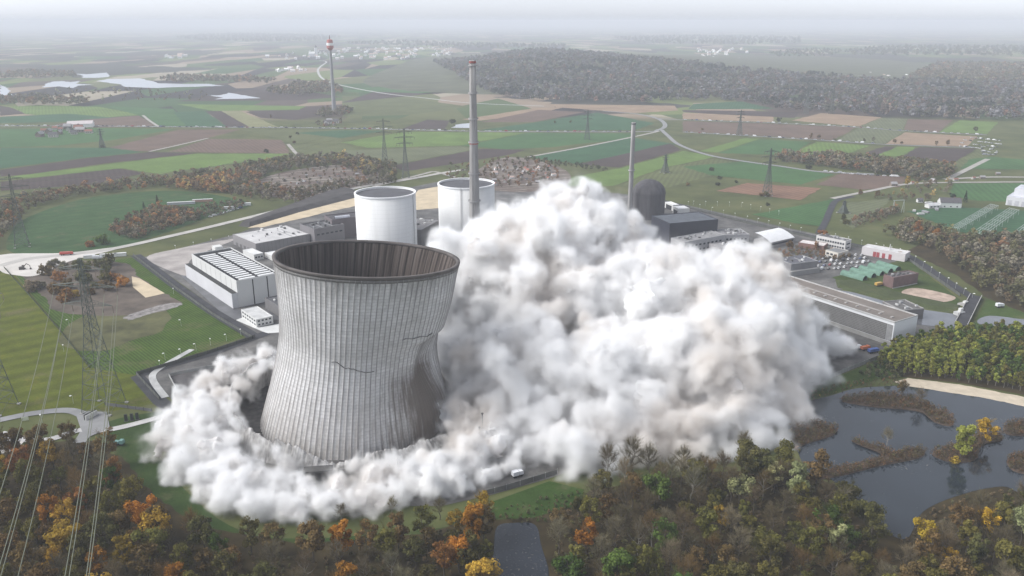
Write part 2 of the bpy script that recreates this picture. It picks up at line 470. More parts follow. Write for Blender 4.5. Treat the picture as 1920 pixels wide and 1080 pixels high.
sheet('yard', [(270, 482), (440, 440), (560, 395), (665, 372), (850, 335), (1000, 345), (1180, 365), (1290, 385), (1480, 428), (1560, 445), (1690, 482), (1745, 520), (1600, 540), (1560, 545), (1780, 612),
      (1760, 650), (1660, 662), (1480, 735), (1030, 897), (920, 928), (830, 948), (600, 950), (420, 930), (310, 830), (335, 760), (265, 700), (475, 628)], .15, yard.m, 'grey paved yard of the power plant under the dust', 'yard')
sheet('yard', [(318, 706), (390, 693), (440, 690), (412, 728), (345, 742)], .28, M('dark_pit', (.085, .08, .08), .4, .1), 'dark paved yard beside the perimeter bend under the dust edge', 'yard')
sheet('soil', [(470, 690), (520, 680), (560, 740), (520, 800), (560, 845), (700, 870), (640, 880), (560, 862), (470, 835), (448, 790), (440, 740)], .27, M('rubble_shade', (.075, .07, .068), .5, .3), 'rubble darkened for shadow between the broken ring and the tower', 'rubble floor', True, jag=1.5)  # ground colour darkened to stand for the shadow inside the ring
sheet('soil', [(40, 508), (120, 490), (235, 494), (262, 520), (300, 545), (338, 572), (240, 592), (110, 585), (85, 560)], .20, soilm, 'brown churned soil around the shrubs behind the large pylon', 'soil', True, jag=2.5)
sheet('soil', [(110, 640), (160, 590), (300, 575), (310, 615), (240, 640), (180, 660)], .19, M('thin_grass', (.085, .085, .035), .5, .05), 'worn brownish grass patch behind the lattice pylon', 'soil', True, jag=3)
sheet('rubble', [(236, 592), (300, 572), (342, 568), (330, 576), (270, 592), (245, 600)], .24, M('rubble', (.22, .205, .195), .6, .25), 'pale rubble strewn at the edge of the striped lawn', 'rubble', True, kind='stuff', jag=2)
sheet('sand', [(247, 518), (262, 522), (309, 550), (273, 558), (249, 538)], .25, sandm, 'yellow sand pad beside the orange shrub', 'sand')
sheet('sand', [(0, 478), (125, 474), (235, 462), (130, 490), (70, 516), (30, 516), (0, 507)], .26, M('pale_gravel', (.55, .52, .48), .12, .06), 'wide pale gravel pad of the construction road at left', 'gravel pad', True)
sheet('sand', [(466, 427), (482, 418), (560, 398), (668, 370), (668, 386), (620, 396), (592, 403), (492, 426)], .28, sandm, 'tan sand strip behind the grey warehouse', 'sand', jag=2)
sheet('sand', [(770, 372), (785, 356), (830, 348), (850, 352), (850, 388), (776, 394)], .28, sandm, 'tan sand seen between the two white reactor buildings', 'sand')
sheet('sand', [(0, 812), (45, 828), (30, 842), (0, 852)], .29, M('pale_gravel', (.55, .52, .48)), 'pale sand heap ground at the lower left edge', 'sand')
sheet('sand', [(1675, 716), (1702, 709), (1800, 721), (1930, 746), (1930, 764), (1850, 747), (1700, 723)], .30, M('beach', (.50, .43, .33), .16, .2), 'pale sandy bank along the large pond', 'sand', jag=1)
sheet('soil', [(1690, 548), (1720, 540), (1790, 556), (1770, 566), (1720, 560)], .30, M('bare_tan', (.40, .31, .25), .3, .15), 'bare tan patch on the canal bank', 'soil', True)
sheet('yard', [(275, 483), (340, 465), (440, 448), (390, 470), (355, 490), (355, 515), (330, 512)], .27, M('dirt_lot', (.34, .31, .29), .3, .05), 'bare dirt lot behind the white fan hall', 'yard', True)
sheet('yard', [(442, 600), (455, 595), (485, 614), (530, 606), (540, 622), (500, 625)], .27, M('white_concrete', (.6, .6, .58), .12, .1), 'white concrete apron beside the small white office', 'apron')
sheet('yard', [(330, 508), (360, 515), (450, 582), (520, 580), (540, 600), (455, 598), (430, 600)], .25, M('wet_asphalt', (.10, .10, .105), .4, .08, .45, .5), 'dark wet paving along the white fan hall', 'paving')
sheet('forest_floor', [(0, 850), (60, 832), (170, 826), (230, 858), (290, 930), (370, 985), (560, 1020), (800, 1000), (900, 968), (1000, 968), (1090, 945), (1110, 915), (1460, 872), (1520, 890), (1600, 925), (1680, 960), (1800, 880), (1930, 870), (2300, 880),
      (2300, 1200), (-200, 1200), (-200, 850)], .16, floor, 'dark leaf covered floor of the foreground wood', 'forest floor', jag=2)
sheet('forest_floor', [(1700, 470), (1760, 440), (2300, 440), (2300, 610), (1930, 590), (1850, 558), (1800, 520)], .16, floor, 'dark floor of the wood at right below the switchyard', 'forest floor', jag=2)
sheet('forest_floor', [(1660, 668), (1720, 640), (2200, 640), (2200, 760), (1930, 742), (1800, 718), (1690, 706)], .17, floor, 'dark floor under the yellow green poplars', 'forest floor')
nurs = NT('nursery')
w = nurs.n.new('ShaderNodeTexWave'); w.bands_direction = 'Y'; w.inputs['Scale'].default_value = .03; w.inputs['Distortion'].default_value = 2.5; w.inputs['Detail'].default_value = 3; w.inputs['Detail Scale'].default_value = .4
nurs.l.new(nurs.mapping(rot=(0, 0, .25)), w.inputs['Vector'])
nurs.col(nurs.mix(nurs.ramp(w.outputs[0], [(.42, (.085, .075, .06)), (.6, (.33, .29, .25))]), (.12, .09, .075), nurs.ramp(nurs.noise(.02, 6, .7), [(.42, (0,) * 3), (.6, (1,) * 3)]))).rough(.95, .1)
sheet('garden_ground', [(470, 350), (520, 325), (640, 309), (725, 325), (725, 345), (660, 352), (570, 374), (500, 366)], .18, nurs.m, 'brown allotment ground in pale rows behind the pasture', 'garden', True)
sheet('garden_ground', [(880, 345), (905, 312), (960, 294), (1040, 310), (1070, 330), (1050, 352), (960, 360)], .18, nurs.m, 'brown allotment ground right of the tall chimney', 'garden', True)
# earth bank
def bank(name, base, top, h, mat, label):
    b = MB()
    A, T = [G(x, y, 0) for x, y in base], [G(x, y, h) for x, y in top]
    n = len(A)
    for i in range(n): b.poly([A[i], A[(i + 1) % n], T[(i + 1) % n], T[i]])
    b.poly(T)
    return tag(b.build(name, mat), label, 'embankment', kind='structure')
bank('embankment', [(447, 424), (520, 394), (640, 350), (668, 358), (668, 371), (560, 399), (468, 426)], [(456, 414), (530, 388), (636, 350), (660, 354), (664, 360), (556, 389), (468, 416)], 4.0, darksoil, 'dark heaped earth bank behind the sand strip')
bank('embankment', [(1565, 524), (1600, 524), (1690, 549), (1800, 572), (1800, 588), (1690, 572), (1570, 540)], [(1575, 526), (1602, 527), (1692, 552), (1797, 574), (1797, 580), (1690, 563), (1575, 534)], 2.0, lawn_mat('bankside', (.065, .08, .035), 0, 0), 'grassy dike between canal and green tanks')

# roads
rd, pl = M('road_grey', (.24, .24, .24), .15, .1), M('track_pale', (.34, .32, .29), .2, .1)
ribbon('road', [(0, 236), (150, 236), (290, 237.5), (640, 240.5), (900, 246), (1190, 247), (1235, 243), (1247, 234), (1232, 222), (1190, 213), (1130, 208)], 9, .36, rd, 'straight far field road lined with parked cars')
ribbon('road', [(1240, 243), (1252, 254), (1275, 272), (1330, 291), (1400, 303), (1460, 311), (1540, 322), (1640, 326)], 8, .365, rd, 'curving grey road right of the slim chimney')
ribbon('road', [(1280, 247.5), (1450, 257.5), (1560, 264), (1660, 270.5), (1830, 277)], 7, .36, rd, 'far road edging the bright strips, with few trees')
ribbon('road', [(1232, 222), (1280, 224.5), (1450, 230.5), (1600, 238), (1700, 245.5), (1850, 253)], 7, .36, rd, 'second car-lined road under the right wood')
ribbon('path', [(985, 295), (1085, 277), (1190, 256), (1235, 246)], 7, .37, pl, 'pale farm track climbing towards the road bend', 'track')
ribbon('path', [(280, 284), (330, 273), (390, 259)], 6, .37, pl, 'pale farm track beside the brown field', 'track')
ribbon('path', [(268, 216), (280, 226), (297, 237)], 6, .37, pl, 'short pale track left of the tapering field', 'track')
ribbon('path', [(540, 270), (552, 284), (566, 298)], 6, .37, pl, 'short hedged track above the allotments', 'track')
ribbon('road', [(598, 113), (612, 116), (602, 124), (596, 133), (606, 148), (640, 160), (720, 175), (800, 184), (880, 193), (1020, 199)], 9, .38, M('track_bright', (.42, .42, .40), .1, .1), 'pale winding country road from the village')
ribbon('path', [(0, 498), (60, 484), (200, 468), (330, 440), (440, 414), (560, 384), (650, 356), (760, 337), (830, 324), (870, 318)], 9, .38, M('haul', (.42, .40, .37), .15, .08), 'pale dusty haul road along the far side of the site', 'road')
ribbon('path', [(700, 350), (790, 327), (815, 322), (845, 330), (880, 340)], 6, .385, pl, 'pale lane behind the white reactor buildings', 'track')
ribbon('path', [(1780, 334), (1812, 318), (1852, 298)], 8, .38, pl, 'pale lane rising to the crowded car park', 'track')
ribbon('path', [(1770, 336), (1850, 332), (1930, 332)], 8, .37, pl, 'upper pale road at the right edge', 'road')
ribbon('path', [(1560, 372), (1640, 356), (1700, 345), (1780, 342), (1930, 341)], 7, .385, pl, 'lower pale road behind the white house', 'road')
ribbon('road', [(1600, 368), (1568, 376), (1556, 395), (1548, 415), (1535, 438)], 7, .38, asphalt, 'winding dark road leading to the white offices')
ribbon('road', [(1180, 360), (1290, 388), (1400, 416), (1500, 438), (1640, 466), (1700, 478), (1765, 520), (1815, 552), (1830, 562)], 8, .38, asphalt, 'dark perimeter road on the far right side of the site')
ribbon('road', [(254, 478), (330, 536), (400, 585), (478, 632)], 9, .36, asphalt, 'dark perimeter road beside the striped lawn', 'road', False)
ribbon('road', [(500, 624), (400, 662), (320, 684), (258, 706), (300, 752), (330, 774)], 8, .37, asphalt, 'dark perimeter road bending near the pylon', 'road', False)
ribbon('path', [(360, 655), (300, 690), (286, 710), (310, 745)], 4, .39, M('kerb_pale', (.4, .4, .39)), 'pale service lane inside the perimeter road', 'path')
ribbon('road', [(0, 787), (60, 775), (120, 769), (150, 775), (165, 790), (160, 812), (148, 830)], 6, .38, rd, 'grey loop road at the lower left', 'road')
ribbon('road', [(0, 812), (40, 822), (90, 824), (150, 806), (200, 806), (270, 790), (345, 768)], 5, .385, M('path_pale', (.42, .41, .40)), 'pale path from the loop road to the dust', 'path')
sheet('yard', [(140, 770), (200, 772), (206, 802), (160, 822), (150, 800)], .39, rd, 'grey forecourt at the gate below the pylon', 'forecourt')

# water
def water_mat(key, c, r=.08):
    t = NT('water_' + key)
    cc = t.ramp(t.noise(.05, 3), [(.4, c), (.7, tuple(v * 1.3 for v in c))])
    if key != 'canal':                                        # drifting leaves and scum in loose rafts
        sp_ = t.math('MULTIPLY', t.ramp(t.noise(.9, 4, .75), [(.60, (0,) * 3), (.67, (1,) * 3)]), t.ramp(t.noise(.035, 4, .6), [(.56 if key == 'pond' else .36, (0,) * 3), (.62, (1,) * 3)]))
        cc = t.mix(cc, (.24, .22, .18), t.math('MULTIPLY', sp_, .8))
    t.col(cc).rough(r, .5)
    t.bump(t.noise(1.1, 4, .6, t.mapping(sc=(1, .5, 1))), .05, .3)
    return t.m
wm = water_mat('pond', (.018, .024, .031))
sheet('water', [(1478, 775), (1500, 757), (1560, 741), (1600, 729), (1660, 724), (1720, 723), (1800, 733), (1850, 742), (1930, 762), (2060, 790), (2080, 900), (1930, 925), (1880, 912), (1800, 928), (1730, 960), (1700, 1010), (1650, 990), (1600, 942), (1560, 900), (1515, 885), (1495, 845), (1478, 805)],
      .26, wm, 'large dark pond with reedy islands at right', 'pond', True)
sheet('water', [(932, 988), (965, 980), (1003, 984), (1014, 1020), (1024, 1090), (922, 1090), (926, 1030)], .26, water_mat('leafy', (.014, .018, .025)), 'small dark pond in the foreground wood', 'pond', True)
sheet('water', [(1535, 548), (1550, 540), (1600, 548), (1700, 576), (1800, 590), (1808, 606), (1790, 616), (1700, 606), (1640, 596)], .31, water_mat('canal', (.10, .105, .115), .12), 'grey canal behind the long cooling hall', 'canal')
sheet('water', [(1832, 602), (1855, 592), (1912, 598), (1930, 602), (1930, 612), (1850, 610)], .31, water_mat('canal', (.10, .105, .115), .12), 'grey canal arm right of the bridge', 'canal', True)
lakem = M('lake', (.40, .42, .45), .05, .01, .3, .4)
for pts, w_ in (([(85, 158), (98, 153), (118, 152), (130, 154), (150, 152), (142, 157), (178, 159), (150, 160), (138, 165), (110, 162), (80, 164)], 'left of the flooded pits'), ([(180, 152), (205, 148), (262, 147), (285, 152), (298, 156), (340, 157), (390, 157), (420, 161), (345, 163), (290, 165), (235, 163), (225, 158)], 'in the middle of the flooded pits'),
              ([(138, 138), (165, 139), (200, 136), (206, 144), (180, 146), (152, 146), (158, 142)], 'behind the flooded pits'), ([(386, 178), (410, 179), (430, 174), (455, 178), (487, 184), (455, 185), (400, 186), (418, 183)], 'right of the flooded pits'),
              ([(0, 158), (14, 165), (22, 178), (0, 180)], 'at the far left edge'), ([(848, 239), (862, 232), (880, 231), (882, 240)], 'beside the tall chimney')):
    sheet('water', pts, .33, lakem, 'pale shining water sheet ' + w_, 'lake', False, jag=9)
# ---------------------------------------------------------------- the collapsing cooling tower
def cooling_tower():
    cx, cy_ = -83.0, 400.0
    NA, NZ_ = 624, 110
    th = np.linspace(0, 2 * np.pi, NA + 1)
    zz = np.linspace(-3, 85.5, NZ_)
    base_r = lambda z: np.interp(z, [-3, 6, 20, 34, 46, 58, 70, 80, 88], [50.4, 48.0, 44.6, 42.2, 41.2, 41.5, 42.9, 44.6, 46.2])
    k = np.array([.05, .25, .4, .25, .05])
    zf = np.linspace(-8, 95, 400); rf = np.convolve(np.pad(base_r(zf), 2, mode='edge'), k, 'valid')
    def place(a, z, off=0.0):
        """angle, height -> world, with the buckling of the falling shell"""
        r = np.interp(z, zf, rf) + off
        f = np.clip((z + 3) / 88.5, 0, 1)
        def g(a0, wa, z0, wz): 
            d = (a - a0 + np.pi) % (2 * np.pi) - np.pi
            return np.exp(-(d / wa) ** 2 - ((z - z0) / wz) ** 2)
        r = r - 9.0 * g(-.34, .46, 34, 15) - 2.6 * g(-.98, .26, 24, 24) + 3.0 * g(-.68, .20, 26, 26) - 2.2 * g(-2.3, .5, 45, 18) + 2.0 * g(-.35, .6, 68, 14) + 1.0 * g(-1.6, .5, 60, 14)
        # the upper shell folds over the lower one along a crease on the right
        d = (a + .25 + np.pi) % (2 * np.pi) - np.pi
        r = r + 3.2 * np.exp(-(d / .40) ** 2) / (1 + np.exp(-(z - 50.5 - 3 * d) / .35)) * np.exp(-np.clip(z - 50, 0, 99) / 16)
        r = r + .35 * np.sin(3 * a + .8) * f
        x, y = r * np.cos(a), r * np.sin(a)
        zt = z - .063 * x * f + -.078 * y * f             # the rim dips to the right and to the back
        return np.stack([cx + x + 9.5 * f ** 1.3, cy_ + y + 3.0 * f, zt], -1)
    A, Z = np.meshgrid(th[:-1], zz)
    NR = 104
    rib = np.where((np.arange(NA) % 6) == 0, .45, 0.0)
    V = place(A, Z, rib[None, :]).reshape(-1, 3)
    i, j = np.meshgrid(np.arange(NA), np.arange(NZ_ - 1))
    q = np.stack([j * NA + i, j * NA + (i + 1) % NA, (j + 1) * NA + (i + 1) % NA, (j + 1) * NA + i], -1).reshape(-1, 4)
    # ragged lower edge
    rg = random.Random(3); cut = [0]
    for n in range(NA): cut.append(cut[-1] * .93 + rg.gauss(0, .5))
    root = thing('cooling_tower', 'tall grey ribbed concrete cooling tower buckling as it collapses into white dust', 'cooling tower', (0, 0, 0))
    t = NT('tower_concrete')
    an, hg = t.attr('ang', 'Fac'), t.attr('hgt', 'Fac')
    fr = t.math('FRACT', t.math('ADD', t.math('MULTIPLY', an, NR / (2 * math.pi)), .5))
    dist = t.math('ABSOLUTE', t.math('SUBTRACT', fr, .5))
    cv = t.n.new('ShaderNodeCombineXYZ')
    t.l.new(t.math('MULTIPLY', an, 46), cv.inputs[0]); t.l.new(t.math('MULTIPLY', hg, .10), cv.inputs[1])
    streak = t.noise(.55, 5, .7, cv.outputs[0])
    cv2 = t.n.new('ShaderNodeCombineXYZ')
    t.l.new(t.math('MULTIPLY', an, 46), cv2.inputs[0]); t.l.new(hg, cv2.inputs[1])
    blot = t.noise(.05, 6, .65, cv2.outputs[0])
    fine = t.noise(.7, 4, .7, cv2.outputs[0])
    lift = t.math('FRACT', t.math('MULTIPLY', hg, 1 / 1.55))
    liftl = t.math('GREATER_THAN', lift, .80)
    # lift-by-lift panels, each a slightly different grey
    wn_ = t.n.new('ShaderNodeTexWhiteNoise'); wn_.noise_dimensions = '2D'
    cv3 = t.n.new('ShaderNodeCombineXYZ')
    t.l.new(t.math('FLOOR', t.math('MULTIPLY', an, NR / (2 * math.pi))), cv3.inputs[0]); t.l.new(t.math('FLOOR', t.math('MULTIPLY', hg, 1 / 1.55)), cv3.inputs[1])
    t.l.new(cv3.outputs[0], wn_.inputs['Vector'])
    c = t.ramp(blot, [(.3, (.46, .45, .435)), (.5, (.56, .553, .545)), (.7, (.645, .64, .64))])
    c = t.mix(c, t.ramp(wn_.outputs[0], [(0, (.92,) * 3), (1, (1.06,) * 3)]), 1, 'MULTIPLY')
    low = t.math('MULTIPLY', t.math('SUBTRACT', 42, hg), 1 / 40, True)
    c = t.mix(c, t.mix((.30, .255, .215), c, .35), t.math('MULTIPLY', low, t.ramp(streak, [(.35, (0,) * 3), (.62, (1,) * 3)])))
    c = t.mix(c, (.34, .33, .32), t.math('MULTIPLY', t.ramp(streak, [(.56, (0,) * 3), (.72, (1,) * 3)]), .42))
    c = t.mix(c, (.16, .15, .145), t.math('MULTIPLY', t.math('MULTIPLY', t.math('SUBTRACT', hg, 74), 1 / 11, True), t.ramp(streak, [(.40, (0,) * 3), (.66, (1,) * 3)])))
    c = t.mix(c, (.34, .335, .33), t.math('MULTIPLY', liftl, .38))
    c = t.mix(c, t.ramp(fine, [(.3, (.82,) * 3), (.7, (1.1,) * 3)]), .9, 'MULTIPLY')
    line = t.ramp(dist, [(.07, (1,) * 3), (.14, (0,) * 3)])  # dark rib lines: rib shadow and dirt both put into the colour
    c = t.mix(c, (.22, .21, .205), t.math('MULTIPLY', line, t.ramp(streak, [(.3, (.45,) * 3), (.6, (.9,) * 3)])))
    # shade on the lower right flank, painted in as a broad brown patch
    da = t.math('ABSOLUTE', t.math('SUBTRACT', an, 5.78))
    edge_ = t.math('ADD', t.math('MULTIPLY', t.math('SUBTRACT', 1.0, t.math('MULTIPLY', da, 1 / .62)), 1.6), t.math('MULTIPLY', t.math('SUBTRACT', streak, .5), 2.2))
    flank_shade = t.math('MULTIPLY', t.math('MULTIPLY', edge_, 1.0, True), t.math('MULTIPLY', t.math('SUBTRACT', 47, t.math('ADD', hg, t.math('MULTIPLY', blot, 14))), 1 / 8, True))
    c = t.mix(c, (.125, .103, .086), t.math('MULTIPLY', flank_shade, .92))
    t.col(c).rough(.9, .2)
    t.bump(fine, .25, .4)
    def shell(name, V, q, mat, flip=False):
        if flip: q = q[:, ::-1]
        o = np_mesh(name, V, q, mat, parent=root, smooth=True)
        for nm, arr in (('ang', A), ('hgt', Z)):
            o.data.attributes.new(nm, 'FLOAT', 'POINT').data.foreach_set('value', np.ascontiguousarray(arr, np.float32).ravel())
        return o
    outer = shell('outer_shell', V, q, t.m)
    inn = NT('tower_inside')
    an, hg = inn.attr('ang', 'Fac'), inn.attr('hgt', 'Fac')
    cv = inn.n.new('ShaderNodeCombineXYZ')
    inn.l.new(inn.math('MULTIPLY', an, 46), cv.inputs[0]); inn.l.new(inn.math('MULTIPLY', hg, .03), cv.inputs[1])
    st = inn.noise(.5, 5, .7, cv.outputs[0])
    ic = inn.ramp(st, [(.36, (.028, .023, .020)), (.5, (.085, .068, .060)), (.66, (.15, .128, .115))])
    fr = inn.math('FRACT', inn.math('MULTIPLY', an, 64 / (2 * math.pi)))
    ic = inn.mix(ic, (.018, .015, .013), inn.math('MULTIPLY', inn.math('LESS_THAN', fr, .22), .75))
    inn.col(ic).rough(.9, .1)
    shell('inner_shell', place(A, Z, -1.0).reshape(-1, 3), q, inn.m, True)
    # rim: walkway ring with a dark outer lip and railing posts
    def ringm(name, prof, mat):
        P = np.concatenate([place(th[:-1], np.full(NA, z), off) for off, z in prof])
        n = len(prof)
        i = np.arange(NA)
        q = np.concatenate([np.stack([a * NA + i, a * NA + (i + 1) % NA, ((a + 1) % n) * NA + (i + 1) % NA, ((a + 1) % n) * NA + i], -1) for a in range(n)])
        return np_mesh(name, P, q, mat, parent=root)
    ringm('rim', [(-1.2, 85.0), (.4, 84.8), (.6, 86.0), (.5, 86.4), (-1.3, 86.4)], M('rim_dark', (.11, .098, .092), .3, .1))
    ringm('rim_band', [(.02, 83.4), (.35, 83.4), (.35, 84.8), (.02, 84.8)], M('rim_band', (.15, .145, .14), .3, .1))
    # cracks running round the shell
    def crack(pts, w):
        b = MB()
        for (a0, z0), (a1, z1) in zip(pts, pts[1:]):
            q4 = [place(np.array(a), np.array(z), .65) for a, z in ((a0, z0 - w), (a1, z1 - w), (a1, z1 + w), (a0, z0 + w))]
            b.poly(q4)
            for k in (0, 2): b.poly([q4[k], q4[(k + 1) % 4], place(np.array((a0, a1)[k == 0]), np.array((z0, z1)[k == 0]), -.3), place(np.array((a1, a0)[k == 0]), np.array((z1, z0)[k == 0]), -.3)])
        b.build('crack', M('crack', (.13, .125, .12)), root)
    rg = random.Random(4)
    pts, z = [], 45.5
    for k in range(22):
        pts.append((-1.86 + k * .033, z)); z += rg.choice([-.9, -.2, .0, .35, -.5]) * (1.0 if k < 16 else -1.1)
    crack(pts[4:20], .075)
    pts, z = [], 54.0
    for k in range(16):
        pts.append((-.92 + k * .045, z)); z += rg.choice([.5, .2, -.4, .1, .4])
    crack(pts[:11], .07)
    return place
place_on_tower = cooling_tower()

def torn_ring():
    """the lower shell left standing round the foot, ragged along its upper edge"""
    cx, cy_, NA = -83.0, 400.0, 520
    a0, a1 = math.radians(118), math.radians(332)
    th = np.linspace(a0, a1, NA)
    hk = np.interp(np.degrees(th), [118, 140, 160, 176, 188, 200, 215, 232, 246, 256, 264, 272, 286, 300, 318, 332], [10, 17, 21, 18, 11, 12, 12, 11, 9.5, 8, 4, 3.0, 4.5, 6, 5, 2])
    rg = random.Random(6); w = 0
    for n in range(NA):
        w = w * .9 + rg.gauss(0, .32); hk[n] += w
    rows = 12
    V = []
    for s in np.linspace(0, 1, rows):
        z = -.5 + s * hk
        lean = np.interp(np.degrees(th), [118, 150, 180, 200, 332], [1.5, 3.5, 1.5, 3.0, 4.0])
        r = np.interp(np.degrees(th), [118, 180, 215, 245, 275, 332], [67.5, 68.5, 64, 60, 58, 60]) - lean * s ** 1.3 - z * .10 + .35 * ((np.arange(NA) % 6) == 0)
        V.append(np.stack([cx + r * np.cos(th), cy_ + r * np.sin(th), z], -1))
    V = np.concatenate(V)
    j, i = np.meshgrid(np.arange(rows - 1), np.arange(NA - 1), indexing='ij')
    q = np.stack([j * NA + i, j * NA + i + 1, (j + 1) * NA + i + 1, (j + 1) * NA + i], -1).reshape(-1, 4)
    t = NT('torn_concrete')
    st = t.noise(.25, 5, .7, t.mapping(sc=(1, 1, .12)))
    t.col(t.ramp(st, [(.35, (.15, .145, .14)), (.5, (.34, .33, .32)), (.62, (.50, .49, .48))])).rough(.95, .1)
    o = np_mesh('broken_tower_base', V, q, t.m, smooth=True)
    md = o.modifiers.new('wall', 'SOLIDIFY'); md.thickness = .7; md.offset = 0
    tag(o, 'ragged ring of ribbed concrete left standing round the cooling tower foot', 'broken base')
    # slanted broken slabs and the dark portal at the front
    r = thing('portal_frame', 'dark concrete portal with columns half buried in the front dust', 'portal', tuple(G(598, 905, 0)), math.radians(8))
    m = M('portal', (.10, .098, .095), .3, .2)
    b = MB(); b.box((0, 0, 6.2), (13, 5, 1.1)); b.build('beam', m, r)
    for x in (-5.2, -1.8, 1.8, 5.2):
        b = MB(); b.box((x, -1.6, 0), (.9, 1.0, 6.2)); b.build('column', m, r)
    b = MB(); b.box((0, 1.6, 0), (12.4, .5, 6.2)); b.build('back_wall', M('portal_dark', (.05, .05, .05)), r)
torn_ring()

# ---------------------------------------------------------------- reactor buildings, chimneys, dome
white = NT('reactor_white')
wst = white.noise(.12, 5, .65, white.mapping(sc=(1, 1, .06)))
wj = white.n.new('ShaderNodeTexWave'); wj.bands_direction = 'Z'; wj.inputs['Scale'].default_value = .085; white.l.new(white.tc.outputs['Object'], wj.inputs['Vector'])
white.col(white.mix(white.ramp(wj.outputs[0], [(.02, (.94,) * 3), (.05, (1,) * 3)]), white.ramp(wst, [(.3, (.62, .62, .605)), (.6, (.71, .71, .70))]), 1.0, 'MULTIPLY')).rough(.7, .3)
roofd = M('roof_grey', (.095, .095, .102), .2, .06)
def reactor(px, pz, Rr, h, label, lad):
    p = AT(px, 0, pz); p = Vector(((px - 960) / F * (pz * CT + (H - h) * ST), pz, 0))
    r = thing('reactor_building', label, 'reactor building', tuple(p))
    b = MB(); b.lathe([(Rr, 0), (Rr, h), (Rr - .9, h), (Rr - .9, h - 3.2)], 128); b.build('wall', white.m, r, True)
    for pl_ in r.children[-1].data.polygons: pl_.use_smooth = abs(pl_.normal.z) < .5
    b = MB(); b.disc(Rr - .9, h - 1.5, 96); b.build('roof', roofd, r)
    b = MB(); b.lathe([(Rr + .12, h - 1.0), (Rr + .35, h - 1.0), (Rr + .35, h + .25), (Rr - 1.1, h + .25), (Rr - 1.1, h - .2)], 128); b.build('parapet', M('parapet_white', (.80, .80, .80), .05), r)
    b = MB()
    for k in range(2):
        b.tube(((Rr + .35) * math.cos(lad + k * .035), (Rr + .35) * math.sin(lad + k * .035), 2), ((Rr + .35) * math.cos(lad + k * .035), (Rr + .35) * math.sin(lad + k * .035), h + .3), .16, n=5)
    for k in range(int(h / 2)):
        z = 2 + 2 * k
        b.tube(((Rr + .35) * math.cos(lad), (Rr + .35) * math.sin(lad), z), ((Rr + .35) * math.cos(lad + .035), (Rr + .35) * math.sin(lad + .035), z), .1, n=4)
    b.build('ladder', M('ladder_grey', (.5, .5, .5), .1), r)
reactor(722, 727, 27.0, 55, 'white cylindrical reactor building behind the cooling tower rim, nearer of two', -.35)
reactor(874, 770, 26.6, 55, 'white cylindrical reactor building behind the tall chimney, farther of two', -1.72)

def chimney(px, Y, h, r0, r1, label, bands, plat):
    p = Vector(((px - 960) / F * (Y * CT + (H - h * .5) * ST), Y, 0))
    r = thing('chimney', label, 'chimney', tuple(p))
    t = NT('chimney_concrete'); st = t.noise(.4, 5, .7, t.mapping(sc=(1, 1, .05)))
    t.col(t.ramp(st, [(.35, (.20, .19, .18)), (.6, (.35, .34, .33))])).rough(.9, .1)
    b = MB(); b.lathe([(r0 + (r1 - r0) * s, h * s) for s in (0, .2, .4, .6, .8, 1)] + [(r1 - .35, h), (r1 - .35, h - 4)], 32); b.build('shaft', t.m, r, True)
    b = MB(); b.disc(r1 - .35, h - 1.5, 24); b.build('flue', M('soot', (.02, .02, .02)), r)
    for z, th_, c in bands:
        rr = r0 + (r1 - r0) * z / h + .12
        b = MB(); b.lathe([(rr, z), (rr + .25, z), (rr + .25, z + th_), (rr - .1, z + th_)], 32); b.build('band', M('band_' + str(c[0]), c, .1), r)
    for z in plat:
        rr = r0 + (r1 - r0) * z / h
        b = MB(); b.lathe([(rr - .1, z), (rr + 1.1, z), (rr + 1.1, z + .25), (rr - .1, z + .25)], 28)
        b.lathe([(rr + 1.05, z + .25), (rr + 1.12, z + .25), (rr + 1.12, z + 1.2), (rr + 1.05, z + 1.2)], 28)
        b.build('platform', M('platform_grey', (.34, .33, .33), .2), r)
    b = MB(); a = -1.9
    b.tube(((r0 + .5) * math.cos(a), (r0 + .5) * math.sin(a), 3), ((r1 + .5) * math.cos(a), (r1 + .5) * math.sin(a), h - 2), .18, n=5); b.build('ladder', M('ladder_dark', (.25, .25, .25)), r)
chimney(888.5, 735, 168, 5.2, 2.6, 'tall tapering concrete chimney with red banded top, in front of reactor building', [(165.5, 1.8, (.26, .08, .07)), (96.5, 1.6, (.42, .10, .08))], (45, 70, 97.5, 118, 140, 163))
chimney(1184, 855, 101.5, 2.6, 2.15, 'slim grey chimney beside the dark domed reactor', [(99.6, 1.2, (.12, .12, .12))], (52,))

def dome():
    p = Vector(((1217 - 960) / F * (868 * CT + 175 * ST), 868, 0))
    r = thing('domed_reactor', 'dark grey domed reactor building behind the dust', 'domed building', tuple(p))
    m = NT('dome_dark'); m.col(m.ramp(m.noise(.25, 5, .65, m.mapping(sc=(1, 1, .15))), [(.3, (.05, .047, .05)), (.7, (.105, .10, .105))])).rough(.75, .3)
    R_ = 17.2
    b = MB(); b.lathe([(R_, 0), (R_, 27)], 64); b.build('wall', m.m, r, True)
    b = MB(); b.lathe([(R_ + .3, 26.4), (R_ + .3, 27.4)] + [(R_ * math.cos(a), 27.4 + 13.2 * math.sin(a) ** 1.1) for a in [k * math.pi / 28 for k in range(1, 14)]] + [(.02, 40.7)], 64); b.build('dome', m.m, r, True)
dome()

